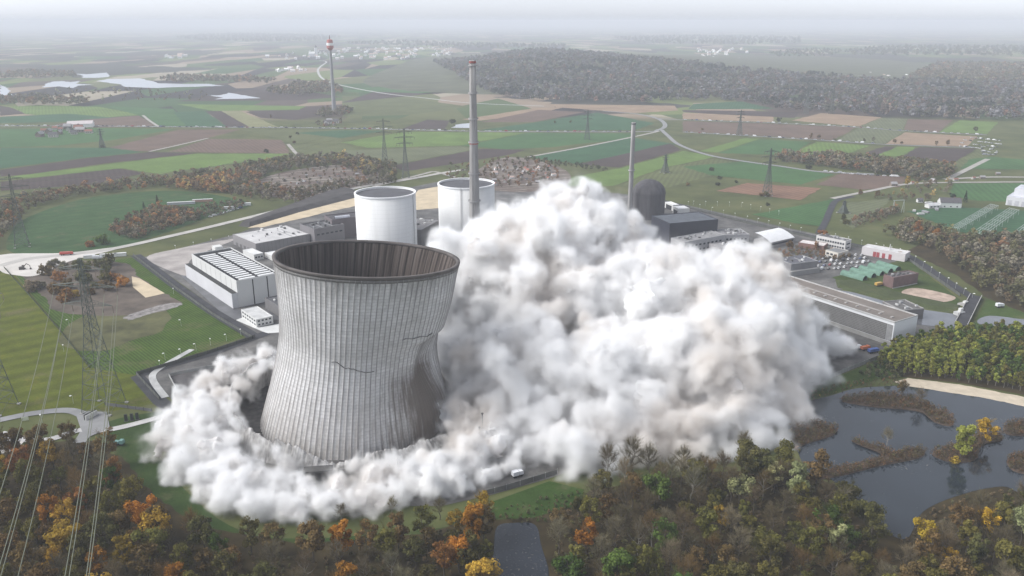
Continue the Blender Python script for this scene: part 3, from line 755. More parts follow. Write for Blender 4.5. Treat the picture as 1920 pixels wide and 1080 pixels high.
# ---------------------------------------------------------------- buildings
def rect(B, A, C, z, ratio=None):
    """footprint from three roof-corner image points at height z: B near corner, A and C its neighbours, squared up"""
    b, a, c = (G(*p, z) for p in (B, A, C))
    u, v = a - b, c - b
    ul = u.normalized()
    v = v - ul * v.dot(ul)
    return [Vector((q.x, q.y)) for q in (b, c + (b + v - c) * 1.0, b + v + u, a)]
class Bld:
    def __init__(s, name, label, cat, B, A, C, h, group=None):
        f = rect(B, A, C, h)
        s.h = h
        ctr = (f[0] + f[1] + f[2] + f[3]) / 4
        s.u, s.v = f[3] - f[0], f[1] - f[0]                     # u: B to A, v: B to C
        s.U, s.V = s.u.length, s.v.length
        s.rz = math.atan2(s.u.y, s.u.x)
        s.root = thing(name, label, cat, (ctr.x, ctr.y, 0), s.rz, group)
        ul = s.u.normalized(); s.flip = 1 if (ul.x * s.v.y - ul.y * s.v.x) > 0 else -1
    def P(s, a, c, z=0):                                        # a along u, c along v (0..1) -> local
        return Vector(((a - .5) * s.U, (c - .5) * s.V * s.flip, z))
    def blk(s, name, a0, a1, c0, c1, z0, z1, m, mtop=None, parent=None):
        p, q = s.P(a0, c0), s.P(a1, c1)
        x0, x1, y0, y1 = min(p.x, q.x), max(p.x, q.x), min(p.y, q.y), max(p.y, q.y)
        b = MB(); b.prism([(x0, y0), (x1, y0), (x1, y1), (x0, y1)], z0, z1, 0, None if mtop is None else 1, True)
        return b.build(name, m if mtop is None else [m, mtop], parent or s.root)
    def body(s, m, roof, par=.8, pm=None):
        s.blk('wall', 0, 1, 0, 1, -.2, s.h - .5, m)
        tu, tv = .5 / s.U, .5 / s.V
        s.blk('roof', tu, 1 - tu, tv, 1 - tv, s.h - .5, s.h - .5 + .12, roof)
        b = MB()
        for (a0, a1, c0, c1) in ((0, 1, 0, tv), (0, 1, 1 - tv, 1), (0, tu, tv, 1 - tv), (1 - tu, 1, tv, 1 - tv)):
            p, q = s.P(a0, c0), s.P(a1, c1)
            b.prism([(min(p.x, q.x), min(p.y, q.y)), (max(p.x, q.x), min(p.y, q.y)), (max(p.x, q.x), max(p.y, q.y)), (min(p.x, q.x), max(p.y, q.y))], s.h - .5, s.h - .5 + par)
        b.build('parapet', pm or m, s.root)
    def on(s, name, face, t0, t1, z0, z1, m, d=.12, parent=None):
        """a flat piece on a face: 'u' = the B-A side, 'v' = the B-C side; t from B"""
        p = .02
        if face == 'u': return s.blk(name, t0, t1, -d / s.V, -.003 / s.V, z0, z1, m, parent=parent)
        return s.blk(name, -d / s.U, -.003 / s.U, t0, t1, z0, z1, m, parent=parent)
def clutter(s_, n, seed, a=(.08, .92), c=(.1, .9)):
    rg = random.Random(seed)
    for k in range(n):
        a0, c0 = rg.uniform(*a), rg.uniform(*c); la, lc = rg.uniform(1.0, 3.2) / s_.U, rg.uniform(1.0, 2.6) / s_.V
        s_.blk('roof_unit', a0, min(.97, a0 + la), c0, min(.97, c0 + lc), s_.h - .37, s_.h + rg.uniform(.4, 1.6), rg.choice([M('unit_pale', (.5, .5, .49), .2, .3), M('unit_dark', (.12, .12, .12), .2, .3), M('unit_grey', (.3, .3, .3), .2, .3)]))
    for k in range(max(1, n // 5)):
        c0 = rg.uniform(*c); s_.blk('roof_pipe', a[0], a[1] * rg.uniform(.6, 1), c0, c0 + .35 / s_.V, s_.h - .36, s_.h + .05, M('unit_grey', (.3, .3, .3), .2, .3))
wallw = M('wall_white', (.60, .60, .58), .07, .08)
wallg = M('wall_grey', (.30, .29, .285), .1, .1)
walld = M('wall_dark', (.13, .125, .125), .15, .1)
glass = M('window_dark', (.03, .035, .045), .2, .3, .15, .5)
rooflight = M('roof_pale', (.50, .49, .48), .15, .08)
black = M('black_steel', (.03, .03, .033), .2)

s = Bld('fan_hall', 'long white hall with two rows of roof fans beside the cooling tower', 'fan hall', (443, 528), (359, 477), (527, 515), 20)
s.body(M('hall_white', (.60, .60, .585), .06, .05), M('hall_roof', (.028, .028, .03), .2), .9)
nv = 15
for k in range(nv):
    for c0, c1 in ((.10, .48), (.55, .93)):
        a = .03 + .90 * k / nv
        o = s.blk('roof_fan', a, a + .031, c0, c1, s.h - .38, s.h + .12, M('fan_white', (.68, .68, .67), .05))
        s.blk('fan_end', a, a + .031, c0 - .035, c0 - .001, s.h - .38, s.h + .10, black, parent=o)
for k in range(1, 9): s.on('panel_joint', 'u', k / 9, k / 9 + .004, .5, s.h - .8, M('joint', (.3, .3, .3)), .06)
for t_ in (.36, .70): s.on('wall_slot', 'v', t_, t_ + .022, .3, s.h - .5, black, .15)
s.blk('annex', 0.0, 1.06, -.135, -.004, -.1, 11.5, M('annex_white', (.56, .56, .57), .08, .05), M('annex_top', (.05, .05, .05)))
s.blk('roof_cabin', 1.02, 1.10, .62, .82, 0, 22, wallw)

s = Bld('warehouse', 'low grey warehouse with pale flat roof in front of the sand strip', 'warehouse', (479, 457), (436, 439), (588, 441), 10)
s.body(M('ware_grey', (.235, .225, .225), .12, .06), rooflight, .5)
for k in range(5): s.on('gate', 'u', .1 + .17 * k, .2 + .17 * k, 0, 3.4, walld, .1)
for k in range(4): s.blk('roof_vent', .2 + .2 * k, .215 + .2 * k, .15 + .2 * k, .16 + .2 * k, 9.6, 10.6, walld)
clutter(s, 10, 1)
for k in range(14): s.on('panel_joint', 'v', k / 14, k / 14 + .0025, .2, 9.4, M('joint_dark', (.12, .12, .12)), .06)
s = Bld('machine_hall', 'dark grey flat hall joined behind the pale-roofed warehouse', 'hall', (589, 431), (562, 421), (645, 421), 15)
s.body(M('mh_grey', (.19, .18, .185), .12, .06), M('mh_roof', (.10, .10, .105)), 1.2)
clutter(s, 12, 2)
for k in range(6): s.on('window', 'v', .08 + .15 * k, .17 + .15 * k, 9, 10.4, glass, .08)
s = Bld('turbine_hall', 'dark brownish hall with a barrel rooflight left of the reactor', 'hall', (622, 413), (608, 404), (690, 402), 19)
s.body(M('th_brown', (.15, .13, .135), .12, .06), M('th_roof', (.085, .08, .085)), 1.0)
b = MB()
for k in range(8):
    a0, a1 = math.pi * k / 8, math.pi * (k + 1) / 8
    p0, p1 = s.P(.25, .12), s.P(.25, .5)
    for A0, A1 in ((a0, a1),):
        b.poly([(p0.x + 2.2 * math.cos(A0), p0.y, 19 + 2.2 * math.sin(A0)), (p0.x + 2.2 * math.cos(A1), p0.y, 19 + 2.2 * math.sin(A1)), (p1.x + 2.2 * math.cos(A1), p1.y, 19 + 2.2 * math.sin(A1)), (p1.x + 2.2 * math.cos(A0), p1.y, 19 + 2.2 * math.sin(A0))])
b.build('barrel_rooflight', M('barrel', (.45, .46, .50)), s.root)
s = Bld('auxiliary_hall', 'dark flat hall between the two white reactor buildings, half in dust', 'hall', (790, 432), (742, 428), (870, 415), 16)
s.body(walld, M('aux_roof', (.17, .165, .17)), .8)
clutter(s, 14, 3)
s = Bld('site_office', 'small two storey white office on the pale apron below the fan hall', 'office', (480, 599), (452, 580), (513, 593), 6)
s.body(wallw, M('office_roof', (.52, .52, .51)), .4)
for z in (1.2, 3.9):
    for k in range(6): s.on('window', 'u', .06 + .155 * k, .15 + .155 * k, z, z + 1.1, glass)
    for k in range(4): s.on('window', 'v', .1 + .22 * k, .22 + .22 * k, z, z + 1.1, glass)
s = Bld('equipment_block', 'dark grey flat block squeezed between white office and cooling tower', 'block', (530, 580), (496, 559), (575, 572), 8)
s.body(M('eq_grey', (.16, .155, .155), .1), M('eq_roof', (.10, .10, .105)), .8)
for a, c in ((.3, .3), (.55, .45), (.7, .2)): s.blk('roof_unit', a, a + .06, c, c + .06, 7.6, 8.6, wallw)
s = Bld('cabin', 'small white cabin with dark windows behind the fan hall', 'cabin', (476, 477), (455, 468), (490, 472), 6)
s.body(wallw, M('cab_roof', (.66, .66, .65)), .3)
for k in range(3): s.on('window', 'v', .1 + .3 * k, .3 + .3 * k, 2.2, 3.6, glass)
s = Bld('cabin', 'low white cabin between the fan hall and the cooling tower rim', 'cabin', (510, 480), (496, 473), (526, 475), 4.5)
s.body(wallw, M('cab_roof', (.66, .66, .65)), .3)
s.on('window', 'v', .15, .5, 1.5, 3.0, glass)

# right-hand side of the site
s = Bld('cooling_hall', 'very long cooling hall with louvred grey side and white end wall, half in dust', 'cooling hall', (1678, 604), (1545, 561), (1719, 590), 16.5)
lv = NT('louvre'); w = lv.n.new('ShaderNodeTexWave'); w.bands_direction = 'X'; w.inputs['Scale'].default_value = .32; w.inputs['Distortion'].default_value = .3
lv.l.new(lv.tc.outputs['Object'], w.inputs['Vector'])
w2 = lv.n.new('ShaderNodeTexWave'); w2.bands_direction = 'Z'; w2.inputs['Scale'].default_value = .28
lv.l.new(lv.tc.outputs['Object'], w2.inputs['Vector'])
grid = lv.math('ADD', lv.math('GREATER_THAN', w.outputs[0], .88), lv.math('GREATER_THAN', w2.outputs[0], .85), True)
lc = lv.ramp(lv.noise(.07, 5, .7), [(.35, (.075, .07, .066)), (.65, (.15, .145, .14))])
lv.col(lv.mix(lc, (.24, .24, .235), grid)).rough(.8, .2)
roofb = M('cool_roof', (.19, .165, .145), .25, .04)
s.blk('wall', 0, 2.6, 0, 1, -.2, 15.8, M('cool_white', (.72, .73, .74), .04, .05))
s.blk('roof', .004, 2.596, .02, .98, 15.8, 16.0, roofb)
for c0, c1 in ((-.012, .022), (.978, 1.0)): s.blk('parapet', 0, 2.6, c0, c1, 15.79, 16.7, M('cool_parapet', (.46, .46, .45)))
for a0, a1 in ((0, .006), (2.594, 2.6)): s.blk('parapet', a0, a1, .022, .978, 15.79, 16.7, M('cool_parapet', (.46, .46, .45)))
s.on('louvre_panel', 'u', .09, 2.5, 3.0, 14.0, lv.m, .25)
s.on('louvre_panel', 'u', .015, .085, 3.0, 14.0, M('louvre_light', (.27, .27, .27), .2, .3), .22)
s.on('plinth', 'u', 0, 2.6, -.1, 2.6, M('plinth', (.30, .295, .28), .15), .5)
s.blk('roof_walkway', .3, 2.3, .46, .52, 15.98, 16.3, M('walk', (.33, .31, .29)))
for k in range(9): s.blk('roof_hatch', .12 + .16 * k, .145 + .16 * k, .25, .35, 15.98, 16.6, M('hatch', (.36, .34, .32)))
cool = s
s = Bld('brick_shed', 'reddish brown flat shed on the grass beside the green tanks', 'shed', (1676, 521), (1657, 515), (1715, 510), 9)
s.body(M('brick_brown', (.16, .105, .10), .15, .3), M('shed_roof', (.13, .11, .11)), .7)
clutter(s, 3, 10)
s.on('plinth', 'v', 0, 1, -.1, .8, M('plinth_pale', (.4, .39, .37)), .3)
for k in range(4): s.blk('roof_unit', .4, .6, .1 + .2 * k, .2 + .2 * k, 8.6, 9.5, walld)
s = Bld('fire_station', 'long white hall with red doors beside the perimeter road', 'hall', (1698, 476), (1617, 462), (1711, 471), 7.5)
s.body(M('fs_white', (.55, .52, .52), .06), M('fs_roof', (.55, .54, .53)), .3)
for k in (.30, .58, .66, .45): s.on('door', 'u', k, k + .07, .1, 4.6, M('door_red', (.30, .07, .075), .15), .15)
s.blk('vent_pipe', .42, .43, .5, .6, 7, 12, wallw)
s = Bld('office_block', 'white two storey office with long rows of dark windows', 'office', (1586, 452), (1531, 441), (1600, 449), 9.5)
s.body(M('ob_white', (.55, .54, .52), .06), M('ob_roof', (.12, .12, .12)), .5)
clutter(s, 6, 9)
for z in (1.6, 5.4):
    for k in range(11): s.on('window', 'u', .04 + .085 * k, .10 + .085 * k, z, z + 1.7, glass)
    s.on('window', 'v', .2, .8, z, z + 1.3, glass)
s = Bld('canteen', 'low building with pale flat roof and brown walls before the white office', 'low building', (1545, 461), (1497, 454), (1556, 456), 5)
s.body(M('cant_brown', (.20, .12, .10), .2), M('cant_roof', (.62, .58, .56)), .3)
s = Bld('annex_office', 'small pale yellowish annex below the white office block', 'annex', (1572, 474), (1548, 468), (1590, 469), 5)
s.body(M('ann_cream', (.55, .52, .46), .1), M('ann_roof', (.2, .2, .2)), .3)
for k in range(3): s.on('window', 'u', .1 + .3 * k, .3 + .3 * k, 1.5, 3, glass)
s = Bld('pump_station', 'dark flat roofed building right of the dust, beside the car park', 'flat building', (1484, 495), (1455, 484), (1527, 486), 10)
s.body(M('ps_grey', (.20, .195, .20), .12), M('ps_roof', (.12, .12, .135)), .5, M('ps_par', (.3, .3, .3)))
clutter(s, 6, 7)
s.blk('base_storey', -.15, 1.1, -.12, 1.02, -.15, 4.2, M('ps_base', (.27, .265, .26), .1))
s = Bld('control_block', 'black box building behind the dust, right of the dome', 'block', (1256, 419), (1222, 404), (1336, 407), 20)
s.body(M('cb_black', (.030, .032, .045), .15, .1, .5, .4), M('cb_roof', (.10, .11, .125)), .6)
s = Bld('plant_office', 'pale grey office with small windows below the black box building', 'office', (1284, 454), (1258, 446), (1370, 443), 13)
s.body(M('po_grey', (.36, .355, .36), .1), M('po_roof', (.24, .235, .235)), .6)
clutter(s, 14, 4)
for z in (3, 7.5):
    for k in range(9): s.on('window', 'v', .06 + .1 * k, .11 + .1 * k, z, z + 1.6, glass)
s = Bld('plant_office', 'flat grey building with pale strips right of the black box building', 'flat building', (1352, 441), (1336, 430), (1400, 436), 9)
s.body(M('po_grey', (.36, .355, .36)), M('po_roof2', (.20, .195, .20)), .6)
clutter(s, 12, 5)
for k in range(7): s.on('window', 'v', .06 + .13 * k, .13 + .13 * k, 4, 5.6, glass)
s = Bld('filter_house', 'grey building with dark windows at the edge of the dust', 'building', (1352, 466), (1330, 456), (1405, 455), 9)
s.body(M('fh_grey', (.30, .29, .295), .12), M('fh_roof', (.27, .265, .265)), .5)
clutter(s, 10, 6)
for k in range(8): s.on('window', 'v', .05 + .12 * k, .12 + .12 * k, 2, 3.8, glass)
s = Bld('intake_house', 'dark grey flat pump house standing in the canal behind the cooling hall', 'pump house', (1690, 582), (1655, 565), (1713, 569), 8)
s.body(M('ih_grey', (.15, .14, .14), .12), M('ih_roof', (.13, .125, .12)), .7, M('ih_par', (.3, .29, .28)))
clutter(s, 6, 8)
for lab, B, A, C, h in (('white shed furthest behind the domed reactor', (1262, 384), (1247, 378), (1268, 381), 7), ('white open-sided shed nearer the black box building', (1272, 391), (1262, 386), (1287, 387), 8)):
    s = Bld('white_shed', lab, 'shed', B, A, C, h); s.body(wallw, M('shed_white', (.72, .72, .72), .04), .3); s.on('opening', 'u', .15, .85, .2, 5, black)
# arched hall
p, q, r_ = G(1445, 456, 5), G(1490, 446, 5), G(1412, 445, 5)
v = q - p; L_ = v.length; w_ = (r_ - p).length * .8
r = thing('arched_hall', 'white hall with curved roof behind the dust edge', 'hall', tuple((p + q) / 2 * Vector((1, 1, 0)) if False else ((p.x + q.x) / 2, (p.y + q.y) / 2, 0)), math.atan2(v.y, v.x))
b = MB()
for k in range(10):
    f0, f1 = k / 10, (k + 1) / 10
    z = lambda f: 5 + 6.0 * math.sin(math.pi * min(1, f * .5 + .02) ) ** .9
    b.poly([(-L_ / 2, w_ * f0, z(f0)), (L_ / 2, w_ * f0, z(f0)), (L_ / 2, w_ * f1, z(f1)), (-L_ / 2, w_ * f1, z(f1))])
b.build('roof', M('arch_roof', (.70, .70, .70), .06), r, True)
b = MB(); b.prism([(-L_ / 2, 0), (L_ / 2, 0), (L_ / 2, w_), (-L_ / 2, w_)], 0, 5); b.poly([(L_ / 2, 0, 5)] + [(L_ / 2, w_ * k / 10, 5 + 6.0 * math.sin(math.pi * (k / 20 + .02)) ** .9) for k in range(11)] + [(L_ / 2, w_, 5)])
b.build('wall', wallg, r)
b = MB(); b.box((0, -.15, 2.6), (L_ * .9, .2, 1.6)); b.build('window_band', glass, r)
# green half-round stores
def store():
    r = thing('green_store', 'x', 'store')
    Rr, L_ = 3.4, 21
    b = MB()
    for k in range(14):
        a0, a1 = math.pi * k / 14, math.pi * (k + 1) / 14
        b.poly([(Rr * math.cos(a0), 0, Rr * math.sin(a0) * 1.15), (Rr * math.cos(a1), 0, Rr * math.sin(a1) * 1.15), (Rr * math.cos(a1), L_, Rr * math.sin(a1) * 1.15), (Rr * math.cos(a0), L_, Rr * math.sin(a0) * 1.15)][::-1])
    b.build('shell', M('store_green', (.125, .215, .165), .25, .25, .7, .2), r, True)
    b = MB(); b.poly([(Rr * .97 * math.cos(math.pi * k / 14), 1.2, Rr * 1.1 * math.sin(math.pi * k / 14)) for k in range(15)]); b.build('opening', M('store_dark', (.02, .025, .022)), r)
    b = MB(); b.poly([(Rr * math.cos(math.pi * k / 14), L_, Rr * 1.15 * math.sin(math.pi * k / 14)) for k in range(15)][::-1]); b.build('end_wall', M('store_green', (.2, .36, .28)), r)
    return r
sp = store()
for k, (f, bk) in enumerate([((1622, 526), (1578, 514)), ((1638, 521), (1596, 509)), ((1654, 517), (1612, 505)), ((1670, 512), (1630, 500)), ((1684, 508), (1646, 496))]):
    o = sp if k == 0 else dup(sp)
    p, q = G(*f), G(*bk)
    o.location = p
    o.rotation_euler = (0, 0, math.atan2((q - p).y, (q - p).x) - math.pi / 2)
    tag(o, ('half-round green store nearest the canal', 'half-round green store second from the canal', 'half-round green store in the middle of the five', 'half-round green store second from the red-doored hall', 'half-round green store nearest the red-doored hall')[k], 'store', 'green half-round stores')
# canal bridge
p, q = G(1829, 558), G(1801, 613)
d = q - p; r = thing('canal_bridge', 'dark road bridge with pale parapet crossing the canal', 'bridge', tuple((p + q) / 2), math.atan2(d.y, d.x))
b = MB(); b.box((0, 0, .9), (d.length, 8, .8)); b.build('deck', asphalt, r)
for y in (-3.9, 3.9):
    b = MB(); b.box((0, y, 1.7), (d.length, .35, 1.1)); b.build('parapet', M('bridge_pale', (.42, .41, .39)), r)
for x in (-.3, .3):
    b = MB(); b.box((d.length * x, 0, -.1), (1.2, 7, 1.0)); b.build('pier', concrete, r)
# weir footbridge, kiosks
r = thing('sluice_platform', 'pale sluice platform at the canal beside the bridge', 'platform', tuple(G(1798, 590)), .4)
b = MB(); b.box((0, 0, 0), (7, 4, 2.4)); b.build('base', M('sl_pale', (.5, .5, .49)), r)
b = MB(); b.box((1, 0, 2.4), (2.4, 2.2, 2.4)); b.build('hut', wallw, r)
r = thing('sluice_platform', 'grey sluice ramp on the near bank before the bridge', 'platform', tuple(G(1808, 571)), .5)
b = MB(); b.box((0, 0, 0), (9, 5, 1.2)); b.build('base', concrete, r)
b = MB(); b.box((1, 0, 1.2), (3, 2.4, 1.4)); b.build('hut', wallw, r)
# switchyard hall and gantries
s = Bld('switch_hall', 'pale grey switchyard hall at the right edge of the photo', 'hall', (1888, 368), (1905, 357), (1960, 374), 10)
s.body(M('sw_white', (.58, .58, .60), .06), M('sw_roof', (.52, .53, .57)), .4)
s.blk('upper_storey', .25, .95, .12, 1.0, 9.5, 18, M('sw_white', (.58, .58, .60)), M('sw_roof', (.5, .5, .55)))
for k in range(5): s.on('door', 'v', .05 + .19 * k, .17 + .19 * k, .2, 6, M('sw_door', (.42, .42, .45)))
steel = M('galvanised', (.42, .45, .43), .1, .5, .6, .4)
def busbar(a, b_, n, lab):
    r = thing('busbar_gantry', lab, 'busbar', (0, 0, 0))
    A, B = [G(x, y, 6) for x, y in a], [G(x, y, 6) for x, y in b_]
    for k in range(n):
        t = k / (n - 1)
        p, q = A[0].lerp(A[1], t), B[0].lerp(B[1], t)
        m = MB(); m.tube(p, q, .22, n=6); m.build('busbar', steel, r)
    for s_ in range(7):
        f = s_ / 6
        p, q = A[0].lerp(B[0], f), A[1].lerp(B[1], f)
        m = MB(); m.tube(p - Vector((0, 0, .4)), q - Vector((0, 0, .4)), .18, n=5)
        for k in range(n):
            c = p.lerp(q, k / (n - 1)); m.tube((c.x, c.y, 0), (c.x, c.y, 5.6), .16, n=5)
        m.build('support', steel, r)
busbar([(1786, 424), (1799, 428)], [(1858, 382), (1872, 385)], 5, 'row of pale busbar pipes on posts, farthest in the switchyard')
busbar([(1826, 434), (1846, 440)], [(1893, 389), (1911, 393)], 5, 'row of pale busbar pipes on posts in the middle of the switchyard')
busbar([(1896, 438), (1910, 442)], [(1950, 400), (1964, 404)], 4, 'row of pale busbar pipes cut by the right edge')
r = thing('line_portal', 'twin A-shaped steel line portal left of the switchyard', 'portal', tuple(G(1683, 399)), .2)
for x in (-6, 6):
    for s_ in (-1, 1):
        b = MB(); b.tube((x + s_ * 1.6, 0, 0), (x, 0, 14), .22, n=5); b.build('leg', steel, r)
b = MB(); b.tube((-7, 0, 14), (7, 0, 14), .35, n=6); b.build('beam', steel, r)
# white farmhouse by the switchyard
def gable_house(name, label, p, rz, sx, sy, h, rh, wm_, rm, cat='house', group=None, parts=True):
    r = thing(name, label, cat, tuple(p), rz, group)
    b = MB(); x, y = sx / 2, sy / 2
    b.prism([(-x, -y), (x, -y), (x, y), (-x, y)], 0, h)
    b.poly([(-x, y, h), (-x, -y, h), (-x, 0, h + rh)]); b.poly([(x, -y, h), (x, y, h), (x, 0, h + rh)])
    b.build('wall', wm_, r)
    b = MB(); o = .35
    for s_ in (-1, 1):
        e = [(-x - o, s_ * (y + o), h - o * rh / y), (x + o, s_ * (y + o), h - o * rh / y), (x + o, 0, h + rh), (-x - o, 0, h + rh)]
        e = [(a, c, z + .06) for a, c, z in e]
        b.poly(e if s_ < 0 else e[::-1]); f = [(a, c, z + .25) for a, c, z in e]; b.poly(f if s_ < 0 else f[::-1])
        for i in range(4): b.poly([e[i], e[(i + 1) % 4], f[(i + 1) % 4], f[i]])
    b.build('roof', rm, r)
    if parts:
        for k in range(3):
            for s_ in (-1, 1):
                b = MB(); b.box((-sx * .3 + sx * .3 * k, s_ * (y + .03), 1.0), (1.4, .1, 1.4)); b.build('window', glass, r)
        b = MB(); b.box((sx * .2, .6, h + rh * .6), (.8, .8, rh * .4 + 1.2)); b.build('chimney_stack', M('brick_stack', (.22, .12, .1)), r)
    return r
tile_d, tile_r = M('tile_dark', (.10, .095, .10), .2, .6), M('tile_red', (.26, .12, .09), .2, .6)
gable_house('farmhouse', 'white farmhouse with dark roof by two dark trees left of the switchyard', G(1779, 388), -.15, 22, 12, 6, 4.5, wallw, tile_d)
gable_house('farm_shed', 'low white shed left of the white farmhouse', G(1748, 389), .2, 14, 8, 3, 2.2, wallw, M('shed_tin', (.5, .5, .5)), 'shed')
gable_house('farm_shed', 'tiny white shed near the line portal', G(1724, 379), .0, 6, 5, 3, 1.6, wallw, tile_d, 'shed')
for k, (x, y, w_, m_) in enumerate([(1741, 382, 9, 'pale'), (1756, 394, 10, 'grey'), (1735, 399, 8, 'grey'), (1726, 403, 8, 'pale'), (1714, 397, 5, 'pale')]):
    r = thing('storage_pallet', f'{m_} stack of covered material {("furthest up the yard", "nearest the farmhouse gable", "in the middle of the yard", "lowest in the yard", "beside the line portal")[k]} by the switchyard', 'material stack', tuple(G(x, y)), .2 + k)
    b = MB(); b.box((0, 0, 0), (w_, 3.5, .8)); b.build('pallet_base', walld, r)
    b = MB(); b.prism([(-w_ / 2 + .2, -1.6), (w_ / 2 - .2, -1.6), (w_ / 2 - .5, 1.6), (-w_ / 2 + .4, 1.6)], .8, 2.2); b.build('cover', M('cover_' + m_, (.55, .55, .53) if m_ == 'pale' else (.3, .3, .31)), r)

# boundary wall and fences
def fence(name, label, pts, h, mat, postm, step=6.0, solid=True, cat='fence'):
    r = thing(name, label, cat, (0, 0, 0))
    P = [G(x, y, 0) for x, y in pts]
    b, c = MB(), MB()
    for p, q in zip(P, P[1:]):
        d = q - p; n = max(1, int(d.length / step)); nn = Vector((-d.y, d.x, 0)).normalized() * .06
        if solid: b.prism([(p - nn)[:2], (q - nn)[:2], (q + nn)[:2], (p + nn)[:2]], .1, h)
        else:
            for z in (h * .35, h * .7, h): b.tube(p + Vector((0, 0, z)), q + Vector((0, 0, z)), .05, n=4)
        for k in range(n + 1):
            e = p.lerp(q, k / n); c.box((e.x, e.y, 0), (.22, .22, h + .25))
    b.build('panel', mat, r); c.build('post_row', postm, r)
fence('boundary_wall', 'low dark boundary wall in front of the dust ring', [(905, 930), (950, 918), (1000, 903), (1045, 889)], 2.6, M('bwall', (.17, .165, .16), .2), M('bpost', (.4, .4, .39)), 5, cat='wall')
fence('site_fence', 'grey wire fence between the yard and the green berm at right', [(1480, 740), (1560, 708), (1610, 688), (1668, 664)], 2.6, M('fmesh', (.26, .26, .25), .2), M('bpost', (.4, .4, .39)), 5)
fence('site_fence', 'dark fence along the striped lawn and the perimeter road', [(250, 480), (330, 542), (400, 592), (474, 636)], 2.4, M('fdark', (.10, .105, .095), .2), black, 6)
fence('site_fence', 'dark fence under the lattice pylon bending at the road', [(478, 634), (390, 664), (310, 688), (256, 704), (300, 752)], 2.4, M('fdark', (.10, .105, .095)), black, 6)
fence('site_fence', 'dark fence beyond the perimeter road at right', [(1290, 390), (1400, 419), (1500, 442), (1640, 471), (1695, 483), (1755, 524), (1800, 556)], 2.4, M('fdark', (.10, .105, .095)), black, 8)
fence('hedge_fence', 'dark overgrown fence line crossing the left lawns', [(8, 503), (60, 560), (110, 618), (168, 690)], 1.4, M('fgreen', (.045, .055, .03), .4, .5), black, 5)
fence('gate_barrier', 'grey sliding gate beside the pylon foot', [(197, 760), (240, 766), (285, 772)], 1.8, M('gatebar', (.14, .14, .145)), black, 5, cat='gate')
fence('retaining_wall', 'white topped low wall round the dark yard at the perimeter bend', [(336, 742), (317, 706), (388, 692), (442, 687)], 2.2, M('ret', (.36, .36, .35), .15), concrete, 8, cat='wall')
r = thing('gatehouse', 'small white slanted gate panel at the grey forecourt', 'gate panel', tuple(G(172, 784)), 1.2)
b = MB(); b.box((0, 0, 0), (7.5, .5, 3)); b.build('panel', wallw, r)
b = MB(); b.box((0, .7, 0), (7.5, .6, 3.3)); b.build('pillar', black, r)
r = thing('sign_board', 'small white board standing on the grass by the loop road', 'board', tuple(G(48, 790)), .3)
b = MB(); b.box((0, 0, .5), (3.2, .2, 2)); b.build('panel', M('board', (.6, .63, .5)), r)
for x in (-1.3, 1.3):
    b = MB(); b.tube((x, .15, 0), (x, .15, 2.3), .07, n=5); b.build('leg', black, r)
for k, x in enumerate((237, 248, 258)):
    r = thing('stone_pillar', ('dark upright slab on the grass, left of three', 'dark upright slab on the grass, middle of three', 'dark upright slab on the grass, right of three')[k], 'slab', tuple(G(x, 790 - k * 1.5)), .2, 'dark slabs by the pale path')
    b = MB(); b.box((0, 0, 0), (1.9, 1.2, .4)); b.build('base', walld, r)
    b = MB(); b.box((0, 0, .4), (1.5, .8, 3.6)); b.build('slab', M('slab', (.045, .05, .045)), r)
# four thin masts in the dust
for k, (x, y0, y1, w_) in enumerate([(905, 818, 776, 'tallest, farthest from the tower'), (899, 832, 802, 'second from the top of the row'), (888, 841, 817, 'third down the row'), (871, 852, 832, 'lowest, nearest the tower foot')]):
    p = G(x, y0 + 8, 0); d = dirpx(x, y1); h = H + p.y * d.z / d.y
    r = thing('light_mast', 'thin dark mast in the dust, ' + w_, 'mast', tuple(p), 0, 'masts standing in the dust')
    b = MB(); b.tube((0, 0, 0), (0, 0, h), .38, .3, 8); b.build('pole', M('mast', (.09, .09, .09)), r)
    b = MB(); b.box((0, 0, h), (1.2, .6, .5)); b.build('lamp_head', walld, r)

# ---------------------------------------------------------------- radio tower, pylons, cables
p = G(627, 212); Y = p.y
d = dirpx(618, 66); h = H + Y * d.z / d.y
r = thing('radio_tower', 'very tall grey concrete radio tower with red and white pod on the plain', 'radio tower', tuple(p))
b = MB(); b.lathe([(5.2, 0), (4.0, h * .3), (3.2, h * .6), (2.6, h * .82)], 24); b.build('shaft', M('rt_grey', (.27, .27, .28), .1), r, True)
b = MB(); b.lathe([(3, h * .81), (7.4, h * .84), (7.8, h * .87), (3, h * .87)], 24); b.build('lower_pod', M('rt_red', (.42, .16, .15)), r)
b = MB(); b.lathe([(7.6, h * .87), (7.6, h * .905), (3, h * .905)], 24); b.build('pod', M('rt_white', (.8, .8, .8)), r)
b = MB(); b.lathe([(7.0, h * .905), (6.0, h * .94), (2, h * .95)], 24); b.build('upper_pod', M('rt_red', (.42, .16, .15)), r)
b = MB(); b.tube((0, 0, h * .94), (0, 0, h), 1.3, .5, 8); b.build('antenna', M('rt_dark', (.2, .12, .12)), r)
pyl = M('pylon_steel', (.085, .10, .085), .15, .5, .6, .4)
ARMS = ((.70, .165), (.82, .21), (.93, .15))
